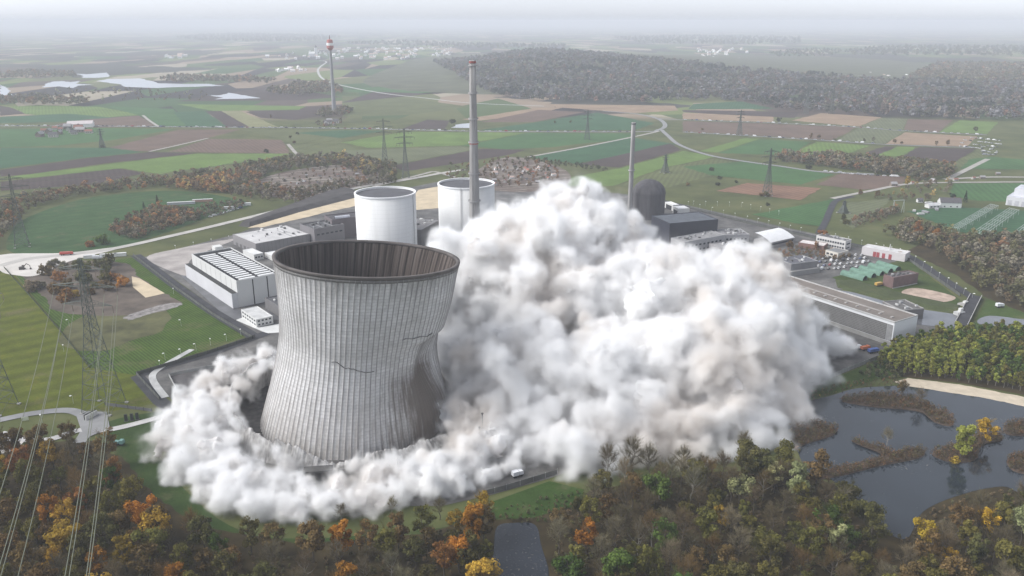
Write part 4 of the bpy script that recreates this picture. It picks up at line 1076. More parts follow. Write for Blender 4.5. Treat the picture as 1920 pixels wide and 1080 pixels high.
def pylon_meshes(h, bw, th, n=10):
    def hw(f): return bw / 2 * ((1 - f / .58) * .72 + .28 if f < .58 else .28 - .2 * (f - .58) / .42)
    b = MB(); lv_ = [0, .10, .20, .29, .37, .44, .51, .57, .63, .68, .73, .78, .83, .88, .93, 1.0][:n + 6]
    cs = ((-1, -1), (1, -1), (1, 1), (-1, 1))
    for f0, f1 in zip(lv_, lv_[1:]):
        a, c = hw(f0), hw(f1)
        for k in range(4):
            p0, p1 = cs[k], cs[(k + 1) % 4]
            b.tube((p0[0] * a, p0[1] * a, f0 * h), (p0[0] * c, p0[1] * c, f1 * h), th * 1.5, n=4, cap=False)
            b.tube((p0[0] * a, p0[1] * a, f0 * h), (p1[0] * c, p1[1] * c, f1 * h), th, n=4, cap=False)
            b.tube((p1[0] * a, p1[1] * a, f0 * h), (p0[0] * c, p0[1] * c, f1 * h), th, n=4, cap=False)
            b.tube((p0[0] * c, p0[1] * c, f1 * h), (p1[0] * c, p1[1] * c, f1 * h), th * .8, n=4, cap=False)
    arms, ins = [], []
    for f, w_ in ARMS:
        z, w_ = f * h, w_ * h
        m, il = MB(), []
        for s_ in (-1, 1):
            for y in (-.8, .8):
                m.tube((s_ * hw(f), y * hw(f), z), (s_ * w_, 0, z + .3), th * 1.1, n=4)
                m.tube((s_ * hw(f), y * hw(f), z + h * .03), (s_ * w_, 0, z + .3), th, n=4)
            for k in range(1, 6):
                t = k / 6; x = s_ * (hw(f) + (w_ - hw(f)) * t); yy = .8 * hw(f) * (1 - t)
                m.tube((x, -yy, z), (x, yy, z), th * .7, n=4); m.tube((x, yy, z), (x, yy * .9, z + h * .03 * (1 - t)), th * .7, n=4)
            for t in (.55, 1.0):
                x = s_ * (hw(f) + (w_ - hw(f)) * t); il.append(MB().tube((x, 0, z), (x, 0, z - h * .045), th * 1.1, n=5))
        arms.append(m); ins.append(il)
    return b, arms, ins
def pylon(label, base, ytop, bw, th, rz, group='lattice pylons of the power lines'):
    p = G(*base); d = dirpx(base[0], ytop); h = H + p.y * d.z / d.y
    r = thing('lattice_pylon', label, 'pylon', tuple(p), rz, group)
    b, arms, ins = pylon_meshes(h, bw, th)
    b.build('mast', pyl, r)
    for m, i_ in zip(arms, ins):
        o = m.build('cross_arm', pyl, r)
        for k_ in i_: k_.build('insulator', M('insulator', (.2, .16, .13)), o)
    if base[1] > 320:
        for sx in (-1, 1):
            for sy in (-1, 1):
                m = MB(); m.box((sx * bw / 2, sy * bw / 2, 0), (1.6, 1.6, .8)); m.build('footing', concrete, r)
    return p, h, rz
big = pylon('huge lattice pylon standing on the left lawns in front of the shrubs', (196, 766), 484, 16, .13, -.12)
edge = pylon('lattice pylon cut off by the left edge, on the left lawn', (-6, 768), 498, 15, .13, -.12)
leftp = pylon('lattice pylon on the bright pasture at the left edge', (42, 462), 326, 12, .16, .5)
for lab, base, yt, rz in (('grey pylon left of the two behind the reactor building', (722, 309), 222, .2), ('grey pylon right of the two behind the reactor building', (761, 334), 241, .3), ('tall pylon at the foot of the reddish field', (1438, 367), 278, .2),
                          ('small pylon on the field right of the slim chimney', (1247, 324), 289, .4), ('small pylon in the green field at far left', (192, 277), 241, .3), ('pale pylon far behind, on the long green crop', (1101, 262), 206, .1),
                          ('pale pylon far behind, on the purplish field', (1386, 254), 206, .1), ('pale pylon before the far wood, left of two', (1511, 214), 158, .1), ('pale pylon before the far wood, right of two', (1559, 214), 160, .1), ('low pylon beside the winding dark road', (1581, 400), 376, .4)):
    pylon(lab, base, yt, 9, .2, rz)
def cable(label, A, B, sag, rad, m, n=24, group='power line cables'):
    b = MB(); pr = None
    for k in range(n + 1):
        t = k / n; c = A.lerp(B, t); c.z -= 4 * sag * t * (1 - t)
        if pr is not None: b.tube(pr, c, rad, n=5, cap=False)
        pr = c
    tag(b.build('power_cable', m, None), label, 'cable', group)
cabm = M('cable', (.17, .18, .135), .1, .1, .9, .1)
def arm_tip(py, lvl, side, t):
    p, h, rz = py; f, w_ = ARMS[lvl]; w_ *= h
    x = side * (1.5 + (w_ - 1.5) * t)
    return Vector((p.x + x * math.cos(rz), p.y + x * math.sin(rz), f * h - h * .045))
names = {(-1, .55): 'inner left', (-1, 1.0): 'outer left', (1, .55): 'inner right', (1, 1.0): 'outer right'}
for lvl in (0, 1):
    for sd_ in (-1, 1):
        for t in (.55, 1.0):
            A = arm_tip(big, lvl, sd_, t)
            off = (A - big[0]); B = Vector((-64 + off.x * .9, 22, A.z + 2))
            cable(f'pale cable from the {names[(sd_, t)]} end of the huge pylon\'s {("lower", "middle")[lvl]} arm', A, B, 15, .14, cabm, 40)
for lvl in (0, 1):
    for sd_ in (-1, 1):
        A = arm_tip(edge, lvl, sd_, 1.0)
        off = A - edge[0]; B = Vector((-190 + off.x, 22, A.z + 2))
        cable(f'pale cable from the {names[(sd_, 1.0)]} end of the edge-cut pylon\'s {("lower", "middle")[lvl]} arm', A, B, 14, .09, cabm, 30)
for lvl in (0, 1, 2):
    A, B = arm_tip(leftp, lvl, 1, 1.0), AT(700, 225 + lvl * 14, 1180)
    cable(f'thin cable crossing the pasture from the left pylon\'s {("lower", "middle", "top")[lvl]} arm', A, B, 12, .12, cabm, 30)
# ---------------------------------------------------------------- vegetation
RNG = np.random.default_rng(21)
def leaf_mat(name, trans=.3, obj_col=True):
    t = NT(name)
    tint = t.attr('tint')
    if obj_col:
        oi = t.n.new('ShaderNodeObjectInfo')
        c = t.mix(tint, oi.outputs['Color'], 1.0, 'MULTIPLY')
    else: c = tint
    t.col(c).rough(.85, .12)
    tr = t.n.new('ShaderNodeBsdfTranslucent'); mx = t.n.new('ShaderNodeMixShader'); mx.inputs[0].default_value = trans
    t.l.new(c, tr.inputs[0]); t.l.new(t.b.outputs[0], mx.inputs[1]); t.l.new(tr.outputs[0], mx.inputs[2]); t.l.new(mx.outputs[0], t.out.inputs[0])
    return t.m
LEAF, LEAFM = leaf_mat('foliage'), leaf_mat('foliage_mass', .25, False)
BARK = M('bark', (.10, .085, .07), .35, .6)
BARKP = M('bark_pale', (.27, .25, .22), .3, .6)
def quads(P, Nrm, su, sv, rng):
    n = len(P)
    Nrm = Nrm / np.maximum(np.linalg.norm(Nrm, axis=1, keepdims=True), 1e-6)
    a = rng.normal(size=(n, 3)); u = np.cross(Nrm, a); u /= np.maximum(np.linalg.norm(u, axis=1, keepdims=True), 1e-6)
    v = np.cross(Nrm, u)
    u *= np.reshape(su, (-1, 1)); v *= np.reshape(sv, (-1, 1))
    return np.stack([P - u - v, P + u - v * .6, P + u * .7 + v, P - u * .8 + v * .9], 1).reshape(-1, 3)
def crown(n, clumps, rx, rz, zc, size, seed, spread=.26, hollow=.35):
    rng = np.random.default_rng(seed)
    d = rng.normal(size=(clumps, 3)); d /= np.linalg.norm(d, axis=1, keepdims=True)
    rad = rng.uniform(hollow, .92, (clumps, 1))
    C = d * rad * np.array([rx, rx, rz])
    ct = rng.uniform(.68, 1.32, clumps)
    k = rng.integers(0, clumps, n)
    off = rng.normal(size=(n, 3)); off /= np.linalg.norm(off, axis=1, keepdims=True)
    off *= rng.uniform(.45, 1, (n, 1)) * rx * spread * 1.5 * np.array([1, 1, .8]) * rng.uniform(.7, 1.2, clumps)[k][:, None]
    P = C[k] + off
    P[:, 2] = np.maximum(P[:, 2], -rz * .95) + zc
    Nn = off + rng.normal(size=(n, 3)) * rx * .18 + np.array([0, 0, rx * .12])
    s = rng.uniform(.6, 1.25, n) * size
    return quads(P, Nn, s, s * rng.uniform(.6, 1, n), rng), ct[k] * rng.uniform(.8, 1.2, n)
def twigs(tips, n, ln, w, seed):
    """fine twigs fanning out of branch tips"""
    rng = np.random.default_rng(seed)
    T = np.array([t[0] for t in tips]); Dd = np.array([t[1] for t in tips])
    k = rng.integers(0, len(T), n)
    d = Dd[k] + rng.normal(size=(n, 3)) * .55 + np.array([0, 0, .25]); d /= np.linalg.norm(d, axis=1, keepdims=True)
    L = ln * rng.uniform(.5, 1.2, n)[:, None]
    p0 = T[k] - Dd[k] * rng.uniform(0, ln * .8, (n, 1)); p1 = p0 + d * L
    s = np.cross(d, rng.normal(size=(n, 3))); s /= np.linalg.norm(s, axis=1, keepdims=True); s *= w
    return np.stack([p0 - s, p0 + s, p1 + s * .4, p1 - s * .4], 1).reshape(-1, 3), rng.uniform(.75, 1.25, n)
def skeleton(h, seed, spread=.5, n1=8, r0=.32, up=.55, mat=None, lo=.3):
    rg = random.Random(seed); b = MB(); tips = []
    p = Vector((0, 0, -.2)); pts = [p]
    for k in range(1, 6):
        pts.append(Vector((rg.gauss(0, .02 * h), rg.gauss(0, .02 * h), h * .86 * k / 5)))
    for k in range(5): b.tube(pts[k], pts[k + 1], r0 * (1 - k * .18), r0 * (1 - (k + 1) * .18), 6, cap=False)
    tips.append((tuple(pts[-1]), (0, 0, 1)))
    for i in range(n1):
        f = lo + (.95 - lo) * (i + rg.random()) / n1
        k = min(4, int(f * 5)); s = pts[k].lerp(pts[k + 1], f * 5 - k)
        a = i * 2.4 + rg.uniform(-.5, .5); ln = h * spread * (1.15 - f * .8) * rg.uniform(.8, 1.2)
        d = Vector((math.cos(a), math.sin(a), up + rg.uniform(-.2, .5))).normalized()
        m = s + d * ln * .55; e = m + (d + Vector((0, 0, .45))).normalized() * ln * .5
        rr = r0 * .42 * (1.15 - f * .6)
        b.tube(s, m, rr, rr * .7, 5, cap=False); b.tube(m, e, rr * .7, rr * .25, 4, cap=False)
        tips.append((tuple(e), tuple((e - m).normalized())))
        for q in range(3):
            d2 = (d + Vector((rg.gauss(0, .5), rg.gauss(0, .5), rg.uniform(0, .7)))).normalized(); s2 = s.lerp(m, .5 + .25 * q); e2 = s2 + d2 * ln * .42
            b.tube(s2, e2, rr * .45, rr * .15, 4, cap=False); tips.append((tuple(e2), tuple(d2)))
    return b, tips
def mesh_of(o):
    me = o.data; bpy.data.objects.remove(o); return me
TT = {}
def template(kind, cr, bark, sk):
    b, _ = sk
    tm = mesh_of(b.build('trunk', bark))
    V, t = cr
    cm = mesh_of(np_mesh('crown', V, np.arange(len(V)).reshape(-1, 4), LEAF, cols=np.repeat(t[:, None], 3, 1)))
    TT.setdefault(kind, []).append((tm, cm))
for s in range(5):
    sk = skeleton(16, 40 + s, .42)
    template('full', crown(2600, 22, (5.2, 4.3, 6.2, 4.8, 5.7)[s], (6.3, 7.2, 5.6, 6.6, 6.0)[s], 10.2, .36, 100 + s), BARK, sk)
for s in range(4):
    sk = skeleton(17, 60 + s, .42, 10)
    c1, t1 = crown(1500, 24, 5.0, 6.6, 10.6, .33, 120 + s, .2, .5); c2, t2 = twigs(sk[1], 420, 2.4, .045, 130 + s)
    template('thin', (np.concatenate([c1, c2]), np.concatenate([t1, t2 * .6])), BARK, sk)
for s in range(5):
    sk = skeleton(17, 80 + s, .44, 15, .3, .75)
    template('bare', twigs(sk[1], 1000, 3.0, .036, 140 + s), BARKP if s % 2 else BARK, sk)
for s in range(4):
    sk = skeleton(13, 90 + s, .16, 7, .16, 1.6, lo=.15)
    template('poplar', crown(620, 16, 2.0, 6.2, 7.2, .40, 160 + s, .42, .2), BARKP, sk)
for s in range(3):
    sk = skeleton(4, 95 + s, .3, 4, .1)
    template('shrub', crown(420, 9, 2.7, 1.9, 1.8, .34, 170 + s, .34, .3), BARK, sk)
def conifer(seed):
    rng = np.random.default_rng(seed); P, Nn = [], []
    for k in range(900):
        f = rng.uniform(0, 1) ** .8; a = rng.uniform(0, 6.28); r = (1 - f) * 3.2 * rng.uniform(.5, 1) + .1
        P.append((r * math.cos(a), r * math.sin(a), 1.2 + f * 12.5)); Nn.append((math.cos(a) * .6, math.sin(a) * .6, .8))
    P, Nn = np.array(P), np.array(Nn) + rng.normal(size=(900, 3)) * .3
    s = rng.uniform(.3, .5, 900)
    return quads(P, Nn, s, s * .7, rng), rng.uniform(.7, 1.25, 900)
template('conifer', conifer(5), BARK, skeleton(13, 99, .05, 3, .22))

ORD = 'first second third fourth fifth sixth seventh eighth ninth tenth eleventh twelfth thirteenth fourteenth fifteenth sixteenth seventeenth eighteenth nineteenth twentieth'.split()
def ordw(i):
    if i < 20: return ORD[i]
    n = i + 1
    return f"{n}{'th' if 10 < n % 100 < 14 else {1: 'st', 2: 'nd', 3: 'rd'}.get(n % 10, 'th')}"
COLS = dict(orange=(.34, .155, .035), rust=(.24, .115, .05), ochre=(.33, .225, .05), olive=(.135, .125, .045), brown=(.155, .105, .058), green=(.075, .115, .035), willow=(.26, .27, .17),
            yellow=(.46, .31, .05), grey=(.18, .155, .13), twig=(.13, .105, .08), dark=(.05, .06, .03), lime=(.22, .235, .065), conifer=(.03, .05, .028), deep=(.10, .095, .045))
def mute(v):
    g = .3 * v[0] + .55 * v[1] + .15 * v[2]
    return tuple(1.06 * (x * .74 + g * .26) for x in (v[0] * 1.06, v[1] * 1.05, v[2] * .78))
COLS = {k: mute(v) for k, v in COLS.items()}
TREES = []                                         # (kind, colour, position, scale, zone, own label)
def tree(kind, colour, p, sc, zone, own=None):
    TREES.append((kind, colour, Vector(p), sc, zone, own))
def poisson(poly_px, dmin, n, ymax=None, keep=None, clear=()):
    W_ = [G(x, y) for x, y in poly_px]
    xs, ys = [w.x for w in W_], [w.y for w in W_]
    cell, out = {}, []
    for _ in range(n):
        p = (R.uniform(min(xs), max(xs)), R.uniform(min(ys), max(ys)))
        if not inside(p, W_): continue
        if keep and not keep(p): continue
        k = (int(p[0] // dmin), int(p[1] // dmin))
        if any((q[0] - p[0]) ** 2 + (q[1] - p[1]) ** 2 < dmin * dmin for i in (-1, 0, 1) for j in (-1, 0, 1) for q in cell.get((k[0] + i, k[1] + j), ())): continue
        cell.setdefault(k, []).append(p); out.append(p)
    return out
LEFTW = [(-40, 870), (60, 848), (160, 842), (215, 880), (250, 955), (320, 1010), (470, 1042), (600, 1050), (760, 1025), (860, 990), (915, 1000), (915, 1200), (-60, 1200)]
RIGHTW = [(1035, 1000), (1090, 958), (1115, 925), (1240, 905), (1330, 895), (1460, 890), (1510, 905), (1570, 945), (1625, 1005), (1670, 1070), (1730, 1070), (1805, 990), (1900, 965), (2040, 950), (2040, 1200), (1045, 1200)]
def pick(w):
    t = R.uniform(0, sum(w.values()))
    for k, v in w.items():
        t -= v
        if t <= 0: return k
for p in poisson(LEFTW, 9.0, 30000):
    x, y = PX((*p, 0))
    edge_ = y < 930
    c = pick(dict(olive=28, deep=22, brown=26, ochre=8, orange=3 + (5 if x > 560 else 0), rust=4, green=8) if not edge_ else dict(ochre=20, brown=34, rust=10, olive=26, orange=6))
    if R.random() < .26: tree('bare', R.choice(['twig', 'grey', 'brown']), (*p, 0), R.uniform(.7, .95), 'lower left wood')
    else: tree(R.choice(['full', 'thin', 'thin']), c, (*p, 0), R.uniform(.66, 1.22) * (.72 if edge_ and x > 500 else 1), 'lower left wood')
for p in poisson(RIGHTW, 8.6, 30000):
    x, y = PX((*p, 0))
    near_dust = x < 1330 and y < 960
    if R.random() < (.50 if x < 1500 else .40): tree('bare', pick(dict(twig=40, grey=35, brown=25)), (*p, 0), R.uniform(.75, 1.05), 'lower right wood')
    else: tree(R.choice(['thin', 'thin', 'full']), pick(dict(deep=32, olive=34, brown=16, willow=7, ochre=6, green=8)), (*p, 0), R.uniform(.62, 1.2), 'lower right wood')
for x, y, kind, c, sc, own in [
    (886, 1030, 'full', 'orange', 1.35, 'tall rust orange tree rising before the boundary wall beside the small pond'), (862, 1075, 'full', 'orange', 1.05, 'broad orange tree left of the small foreground pond'),
    (905, 1120, 'full', 'ochre', 1.1, 'ochre tree overhanging the left shore of the small pond'), (655, 1120, 'full', 'orange', .95, 'bright orange tree at the bottom edge left of the small pond'), (330, 1120, 'full', 'orange', .95, 'orange tree at the bottom edge among olive crowns'),
    (150, 985, 'thin', 'rust', 1.0, 'reddish tree in the middle of the lower left wood'), (215, 925, 'full', 'rust', 1.0, 'rust coloured tree at the wood edge near the green lawn'), (100, 880, 'full', 'ochre', .9, 'golden tree at the wood edge below the loop road'),
    (300, 1020, 'full', 'ochre', 1.05, 'golden brown tree facing the dust at the wood edge'), (1155, 1110, 'full', 'green', 1.15, 'round dark green tree at the bottom right of the small pond'), (1100, 1040, 'thin', 'orange', 1.0, 'orange tree right of the small foreground pond'),
    (1728, 1030, 'full', 'yellow', .85, 'bright golden yellow tree on the near shore of the large pond'), (1845, 1010, 'thin', 'yellow', .85, 'thin yellow tree on the near shore at right'), (1775, 1075, 'thin', 'yellow', .7, 'small yellow tree in the lower right wood'),
    (1490, 940, 'full', 'willow', 1.1, 'large pale willow between the dust and the large pond'), (1385, 950, 'full', 'willow', 1.0, 'pale willow under the lower right dust edge'), (1560, 1060, 'full', 'willow', 1.05, 'pale willow in the lower right wood below the pond'),
    (1575, 985, 'bare', 'grey', 1.0, 'silvery bare tree at the pond shore'), (1450, 925, 'thin', 'willow', .9, 'pale thin willow beside the dust edge'), (1300, 925, 'full', 'olive', 1.1, 'bushy olive tree at the foot of the dust'),
    (1350, 1000, 'thin', 'ochre', .85, 'slim ochre tree in the middle of the lower right wood'),
    (1800, 862, 'full', 'lime', 1.2, 'tall green yellow birch on the pond island'), (1842, 838, 'thin', 'yellow', 1.0, 'yellow birch on the pond island'), (1790, 868, 'shrub', 'ochre', .9, 'ochre bush at the tip of the pond island'),
    (1662, 840, 'bare', 'grey', .62, 'lone slender bare tree on the forked reed spit'), (1722, 765, 'bare', 'grey', .7, 'bare tree at the far shore before the sandy bank'), (1690, 745, 'thin', 'brown', .6, 'brownish birch clump on the far pond spit'),
    (1497, 763, 'conifer', 'conifer', .75, 'dark conifer at the pond corner beside the dust'), (1784, 377, 'full', 'conifer', .62, 'round dark tree behind the white farmhouse'), (1809, 380, 'conifer', 'conifer', .95, 'dark cone shaped tree right of the white farmhouse'),
    (296, 386, 'conifer', 'dark', .85, 'dark tree standing in the bright pasture, right of two'), (270, 391, 'conifer', 'conifer', .6, 'small dark tree standing in the bright pasture, left of two'), (232, 537, 'shrub', 'orange', 2.2, 'large round orange bush beside the yellow sand pad'),
    (216, 525, 'shrub', 'rust', 1.7, 'rust bush behind the round orange bush'), (140, 556, 'shrub', 'ochre', 1.6, 'ochre bush in the churned soil'), (1140, 905, 'bare', 'twig', 1.15, 'tall bare tree against the lower dust, left of three'),
    (1185, 900, 'bare', 'twig', 1.2, 'tall bare tree against the lower dust, middle of three'), (1215, 905, 'bare', 'grey', 1.15, 'tall bare tree against the lower dust, right of three'), (1392, 860, 'bare', 'twig', .85, 'small bare tree half in the dust at right'), (1280, 890, 'bare', 'twig', .95, 'bare tree below the dust near the olive bush'),
    (640, 985, 'bare', 'twig', .6, 'low bare tree before the dust ring, left of the orange tree'), (735, 965, 'bare', 'grey', .5, 'small bare bush tree before the dust ring'), (825, 975, 'bare', 'twig', .65, 'bare tree against the dust beside the tall orange tree'), (1540, 455, 'full', 'rust', .8, 'reddish tree left of the white office block'),
    (1480, 470, 'full', 'brown', .6, 'brown tree behind the arched white hall'), (1530, 470, 'full', 'rust', .55, 'rust tree before the low pale roofed building'), (1685, 487, 'thin', 'rust', .5, 'small reddish tree before the red-doored hall'), (1720, 447, 'full', 'rust', .95, 'red orange tree at the top of the right wood'), (1755, 452, 'full', 'orange', .8, 'orange tree beside the red orange tree of the right wood')]:
    tree(kind, c, G(x, y), sc, 'x', own)
for x, y, c in [(100, 500, 'grey'), (120, 505, 'grey'), (145, 502, 'deep'), (165, 508, 'olive'), (185, 500, 'deep'), (200, 512, 'deep'), (90, 515, 'brown'), (115, 525, 'rust'), (130, 540, 'brown'), (160, 530, 'deep'), (180, 540, 'olive'), (150, 520, 'grey'), (196, 528, 'olive'), (170, 552, 'brown'), (105, 550, 'brown'), (78, 540, 'grey'), (125, 565, 'rust'), (200, 545, 'brown'),
                (205, 497, 'deep'), (60, 545, 'grey'), (170, 462, 'rust'), (190, 458, 'green'), (560, 725, 'dark')][:22]:
    tree('shrub', c, G(x, y), R.uniform(1.5, 2.6), 'shrubs behind the large pylon')
POPL = [(1648, 690), (1672, 664), (1720, 645), (1800, 634), (1960, 628), (1960, 742), (1800, 715), (1690, 704)]
for p in poisson(POPL, 3.7, 14000):
    x, y = PX((*p, 0))
    c = 'lime' if (x - 1745) ** 2 / 90 ** 2 + (y - 690) ** 2 / 30 ** 2 < R.uniform(.4, 1.4) or R.random() < .12 else R.choice(['olive', 'green', 'green', 'olive', 'lime'])
    tree('poplar', c, (*p, 0), R.uniform(.72, 1.15) * (.75 if y > 700 else 1), 'poplar plantation at right')
for x, y, k_, c, sc in [(1785, 312, 'full', 'brown', .6), (1828, 250, 'full', 'deep', .8), (1520, 262, 'full', 'brown', .7), (1535, 262, 'full', 'brown', .6), (1565, 264, 'shrub', 'deep', 1.2), (1620, 267, 'full', 'deep', .5), (1637, 267, 'thin', 'grey', .6), (1677, 271, 'full', 'brown', .6), (1690, 272, 'full', 'brown', .45), (1755, 275, 'thin', 'brown', .6), (1777, 274, 'full', 'brown', .65), (1460, 233, 'full', 'dark', .9),
                       (850, 237, 'full', 'dark', 1.0), (846, 233, 'full', 'deep', .7), (1070, 232, 'full', 'deep', .5), (1040, 232, 'full', 'deep', .4), (558, 252, 'shrub', 'dark', 1.3), (1316, 247, 'full', 'brown', .5), (500, 286, 'shrub', 'dark', 1.5), (193, 277, 'shrub', 'dark', 1.2), (508, 222, 'full', 'brown', .5), (545, 262, 'full', 'deep', .5), (552, 272, 'full', 'brown', .5), (1335, 320, 'shrub', 'dark', 1.3), (1515, 317, 'shrub', 'dark', 1.8), (1350, 336, 'shrub', 'dark', 1.2),
                       (1380, 343, 'shrub', 'dark', 1.0), (1345, 348, 'shrub', 'dark', 1.1), (1290, 348, 'shrub', 'brown', 1.0), (1437, 368, 'shrub', 'deep', 1.6), (1428, 368, 'shrub', 'brown', 1.3), (1440, 386, 'shrub', 'dark', 1.0), (1580, 418, 'full', 'deep', .6), (1588, 420, 'shrub', 'deep', 1.5), (1612, 368, 'full', 'brown', .55), (1645, 372, 'full', 'brown', .55), (1665, 375, 'full', 'grey', .5), (1740, 380, 'thin', 'grey', .6), (1700, 350, 'full', 'ochre', .75), (1718, 348, 'full', 'grey', .75), (1735, 340, 'full', 'brown', .7)]:
    tree(k_, c, G(x, y), sc, 'open fields')
HI = {}
for i, t in enumerate(TREES):
    if t[5]: continue
    HI.setdefault((t[4], t[1], t[0]), []).append(i)
LBL = {}
KW = dict(full='full crowned tree', thin='thinning autumn tree', bare='leafless tree', shrub='bush', poplar='slender poplar', conifer='conifer')
CW = dict(twig='dull brown', grey='silvery grey', deep='dark olive', dark='dark green', willow='pale grey green', conifer='blackish green', lime='yellow green')
for (z, c, k), ids in HI.items():
    ids.sort(key=lambda i: PX(TREES[i][2])[0])
    for n, i in enumerate(ids):
        LBL[i] = f"{CW.get(c, c)} {KW[k]} in the {z}, {ordw(n)} such from the left" if z != 'open fields' else f"small {CW.get(c, c)} {KW[k]} standing alone on the fields, {ordw(n)} such from the left"
NMS = dict(full='broadleaf_tree', thin='autumn_tree', bare='bare_tree', shrub='bush', poplar='poplar_tree', conifer='conifer_tree')
NTREE = {}
for i, (kind, c, p, sc, zone, own) in enumerate(TREES):
    tm, cm = R.choice(TT[kind])
    g = {'lower left wood': 'trees of the lower left wood', 'lower right wood': 'trees of the lower right wood', 'poplar plantation at right': 'poplars of the plantation', 'open fields': 'single trees on the fields', 'shrubs behind the large pylon': 'bushes behind the large pylon'}.get(zone)
    r = thing(NMS[kind], own or LBL[i], 'bush' if kind == 'shrub' else 'tree', tuple(p), R.uniform(0, 6.28), g)
    r.scale = (sc * R.uniform(.92, 1.08), sc * R.uniform(.92, 1.08), sc * R.uniform(.92, 1.1))
    NTREE[kind] = NTREE.get(kind, 0) + 1
    for nm, me in (('trunk', tm), ('crown', cm)):
        o = bpy.data.objects.new(nm, me); COL.objects.link(o); o.parent = r
        if nm == 'crown':
            v = R.uniform(.8, 1.25); q = COLS[c]; g_ = .3 * q[0] + .55 * q[1] + .15 * q[2]; q = tuple(max(.01, g_ + 1.35 * (x - g_)) for x in q)
            o.color = (q[0] * v * R.uniform(.92, 1.08), q[1] * v, q[2] * v, 1)
print('TREES', NTREE)

# woods that read as one mass
MT = [crown(150, 10, .36, .42, .56, .062, 300 + s, .34, .3) for s in range(5)]
MF = [crown(60, 7, .40, .38, .58, .11, 320 + s, .4, .3) for s in range(4)]
MB_ = [twigs([((math.cos(a) * .2, math.sin(a) * .2, .5 + .1 * (k % 4)), (math.cos(a) * .4, math.sin(a) * .4, .8)) for k, a in enumerate(np.linspace(0, 12, 14))], 90, .32, .012, 330 + s) for s in range(3)]
MASSB = 1.2
def mass(name, label, pts, hts, cols, tmpl, cat='wood'):
    Vs, Cs = [], []
    for (x, y, z), h, c in zip(pts, hts, cols):
        V, t = tmpl[R.randrange(len(tmpl))]
        a = R.uniform(0, 6.28); k, q = math.cos(a), math.sin(a)
        S = np.array([[k, -q, 0], [q, k, 0], [0, 0, 1]]) * h * np.array([R.uniform(.85, 1.25), R.uniform(.85, 1.25), 1])
        Vs.append((V @ S.T) + np.array([x, y, z])); Cs.append(t[:, None] * np.array(c)[None] * R.uniform(.85, 1.2) * MASSB)
    V = np.concatenate(Vs)
    o = np_mesh(name, V, np.arange(len(V)).reshape(-1, 4), LEAFM, cols=np.concatenate(Cs))
    return tag(o, label, cat, kind='stuff')
def wood(label, poly, dmin, h, w, tmpl=MT, n=12000, z=lambda x, y: 0, name='woodland'):
    P = poisson(poly, dmin, n)
    mass(name, label, [(x, y, z(x, y)) for x, y in P], [R.uniform(*h) for _ in P], [COLS[pick(w)] for _ in P], tmpl)
aut = dict(brown=36, rust=11, orange=5, deep=20, grey=24, olive=8)
dul = dict(brown=32, deep=26, grey=26, twig=16, rust=6)
wood('long autumn hedgerow curving behind the bright pasture', [(-20, 470), (20, 440), (48, 398), (110, 376), (190, 362), (300, 353), (385, 357), (470, 374), (560, 384), (570, 366), (480, 350), (500, 322), (400, 327), (300, 337), (180, 354), (60, 372), (-20, 392)], 7.5, (8, 14), aut)
wood('orange stand of trees at the corner of the pasture hedgerow', [(345, 357), (350, 345), (420, 335), (440, 345), (428, 362), (385, 362)], 7, (10, 15), dict(orange=36, ochre=28, brown=36))
wood('rust brown thicket between pasture and haul road', [(208, 440), (216, 424), (262, 404), (300, 392), (385, 402), (372, 416), (312, 432), (250, 452)], 5.5, (6, 11), dict(rust=18, brown=42, orange=6, deep=20, grey=14))
wood('low thicket by the haul road under the pasture', [(350, 402), (400, 385), (440, 378), (470, 384), (420, 402), (370, 412)], 6, (4, 8), dul)
wood('grey brown trees behind the allotments', [(440, 318), (540, 300), (640, 294), (740, 312), (742, 346), (690, 334), (640, 313), (530, 322), (480, 332)], 8, (8, 14), dict(deep=30, brown=26, grey=24, olive=12, ochre=8))
wood('thicket between allotments and haul road', [(560, 378), (660, 353), (735, 346), (728, 336), (640, 346), (545, 366)], 7, (6, 11), dul)
wood('scattered bushes among the allotment rows', [(490, 362), (520, 328), (640, 312), (720, 328), (720, 342), (650, 348), (570, 368)], 13, (3, 6), dul)
wood('brown trees of the allotments right of the tall chimney', [(835, 338), (845, 312), (900, 308), (960, 296), (1040, 312), (1050, 335), (1000, 350), (930, 352)], 12, (4, 9), dict(brown=40, rust=22, deep=24, grey=14))
wood('dark hedge along the green wedge field', [(985, 296), (1060, 307), (1140, 318), (1140, 322), (1050, 312), (980, 300)], 7, (4, 7), dict(dark=60, deep=40))
wood('long small wood in front of the bright strips at right', [(1448, 304), (1470, 296), (1530, 296), (1600, 300), (1700, 308), (1775, 316), (1785, 330), (1740, 340), (1700, 334), (1640, 326), (1560, 316), (1500, 308)], 8.5, (11, 17), dict(brown=34, deep=32, rust=6, grey=28))
wood('brown wood behind the dark perimeter road at right', [(1655, 440), (1700, 424), (1780, 440), (1800, 452), (2200, 446), (2200, 615), (1890, 572), (1835, 542), (1795, 500), (1740, 468), (1690, 456)], 7.2, (9, 15), dict(brown=32, deep=38, olive=12, grey=18, rust=2))
wood('hedge with grey bushes left of the switchyard', [(1598, 415), (1620, 404), (1680, 392), (1690, 400), (1640, 420), (1600, 428)], 6, (5, 9), dul)
wood('loose trees round the farmhouse lane', [(1640, 372), (1690, 360), (1740, 345), (1790, 342), (1770, 364), (1740, 378), (1690, 378)], 13, (5, 10), dict(brown=50, ochre=16, grey=34))
wood('tree belt at the far left before the flooded pits', [(-10, 192), (60, 186), (160, 194), (165, 198), (80, 199), (-10, 198)], 16, (14, 22), dul, MF)
wood('tree belt behind the flooded pits', [(300, 152), (330, 144), (460, 148), (515, 152), (505, 158), (400, 155), (330, 156)], 20, (12, 20), dul, MF)
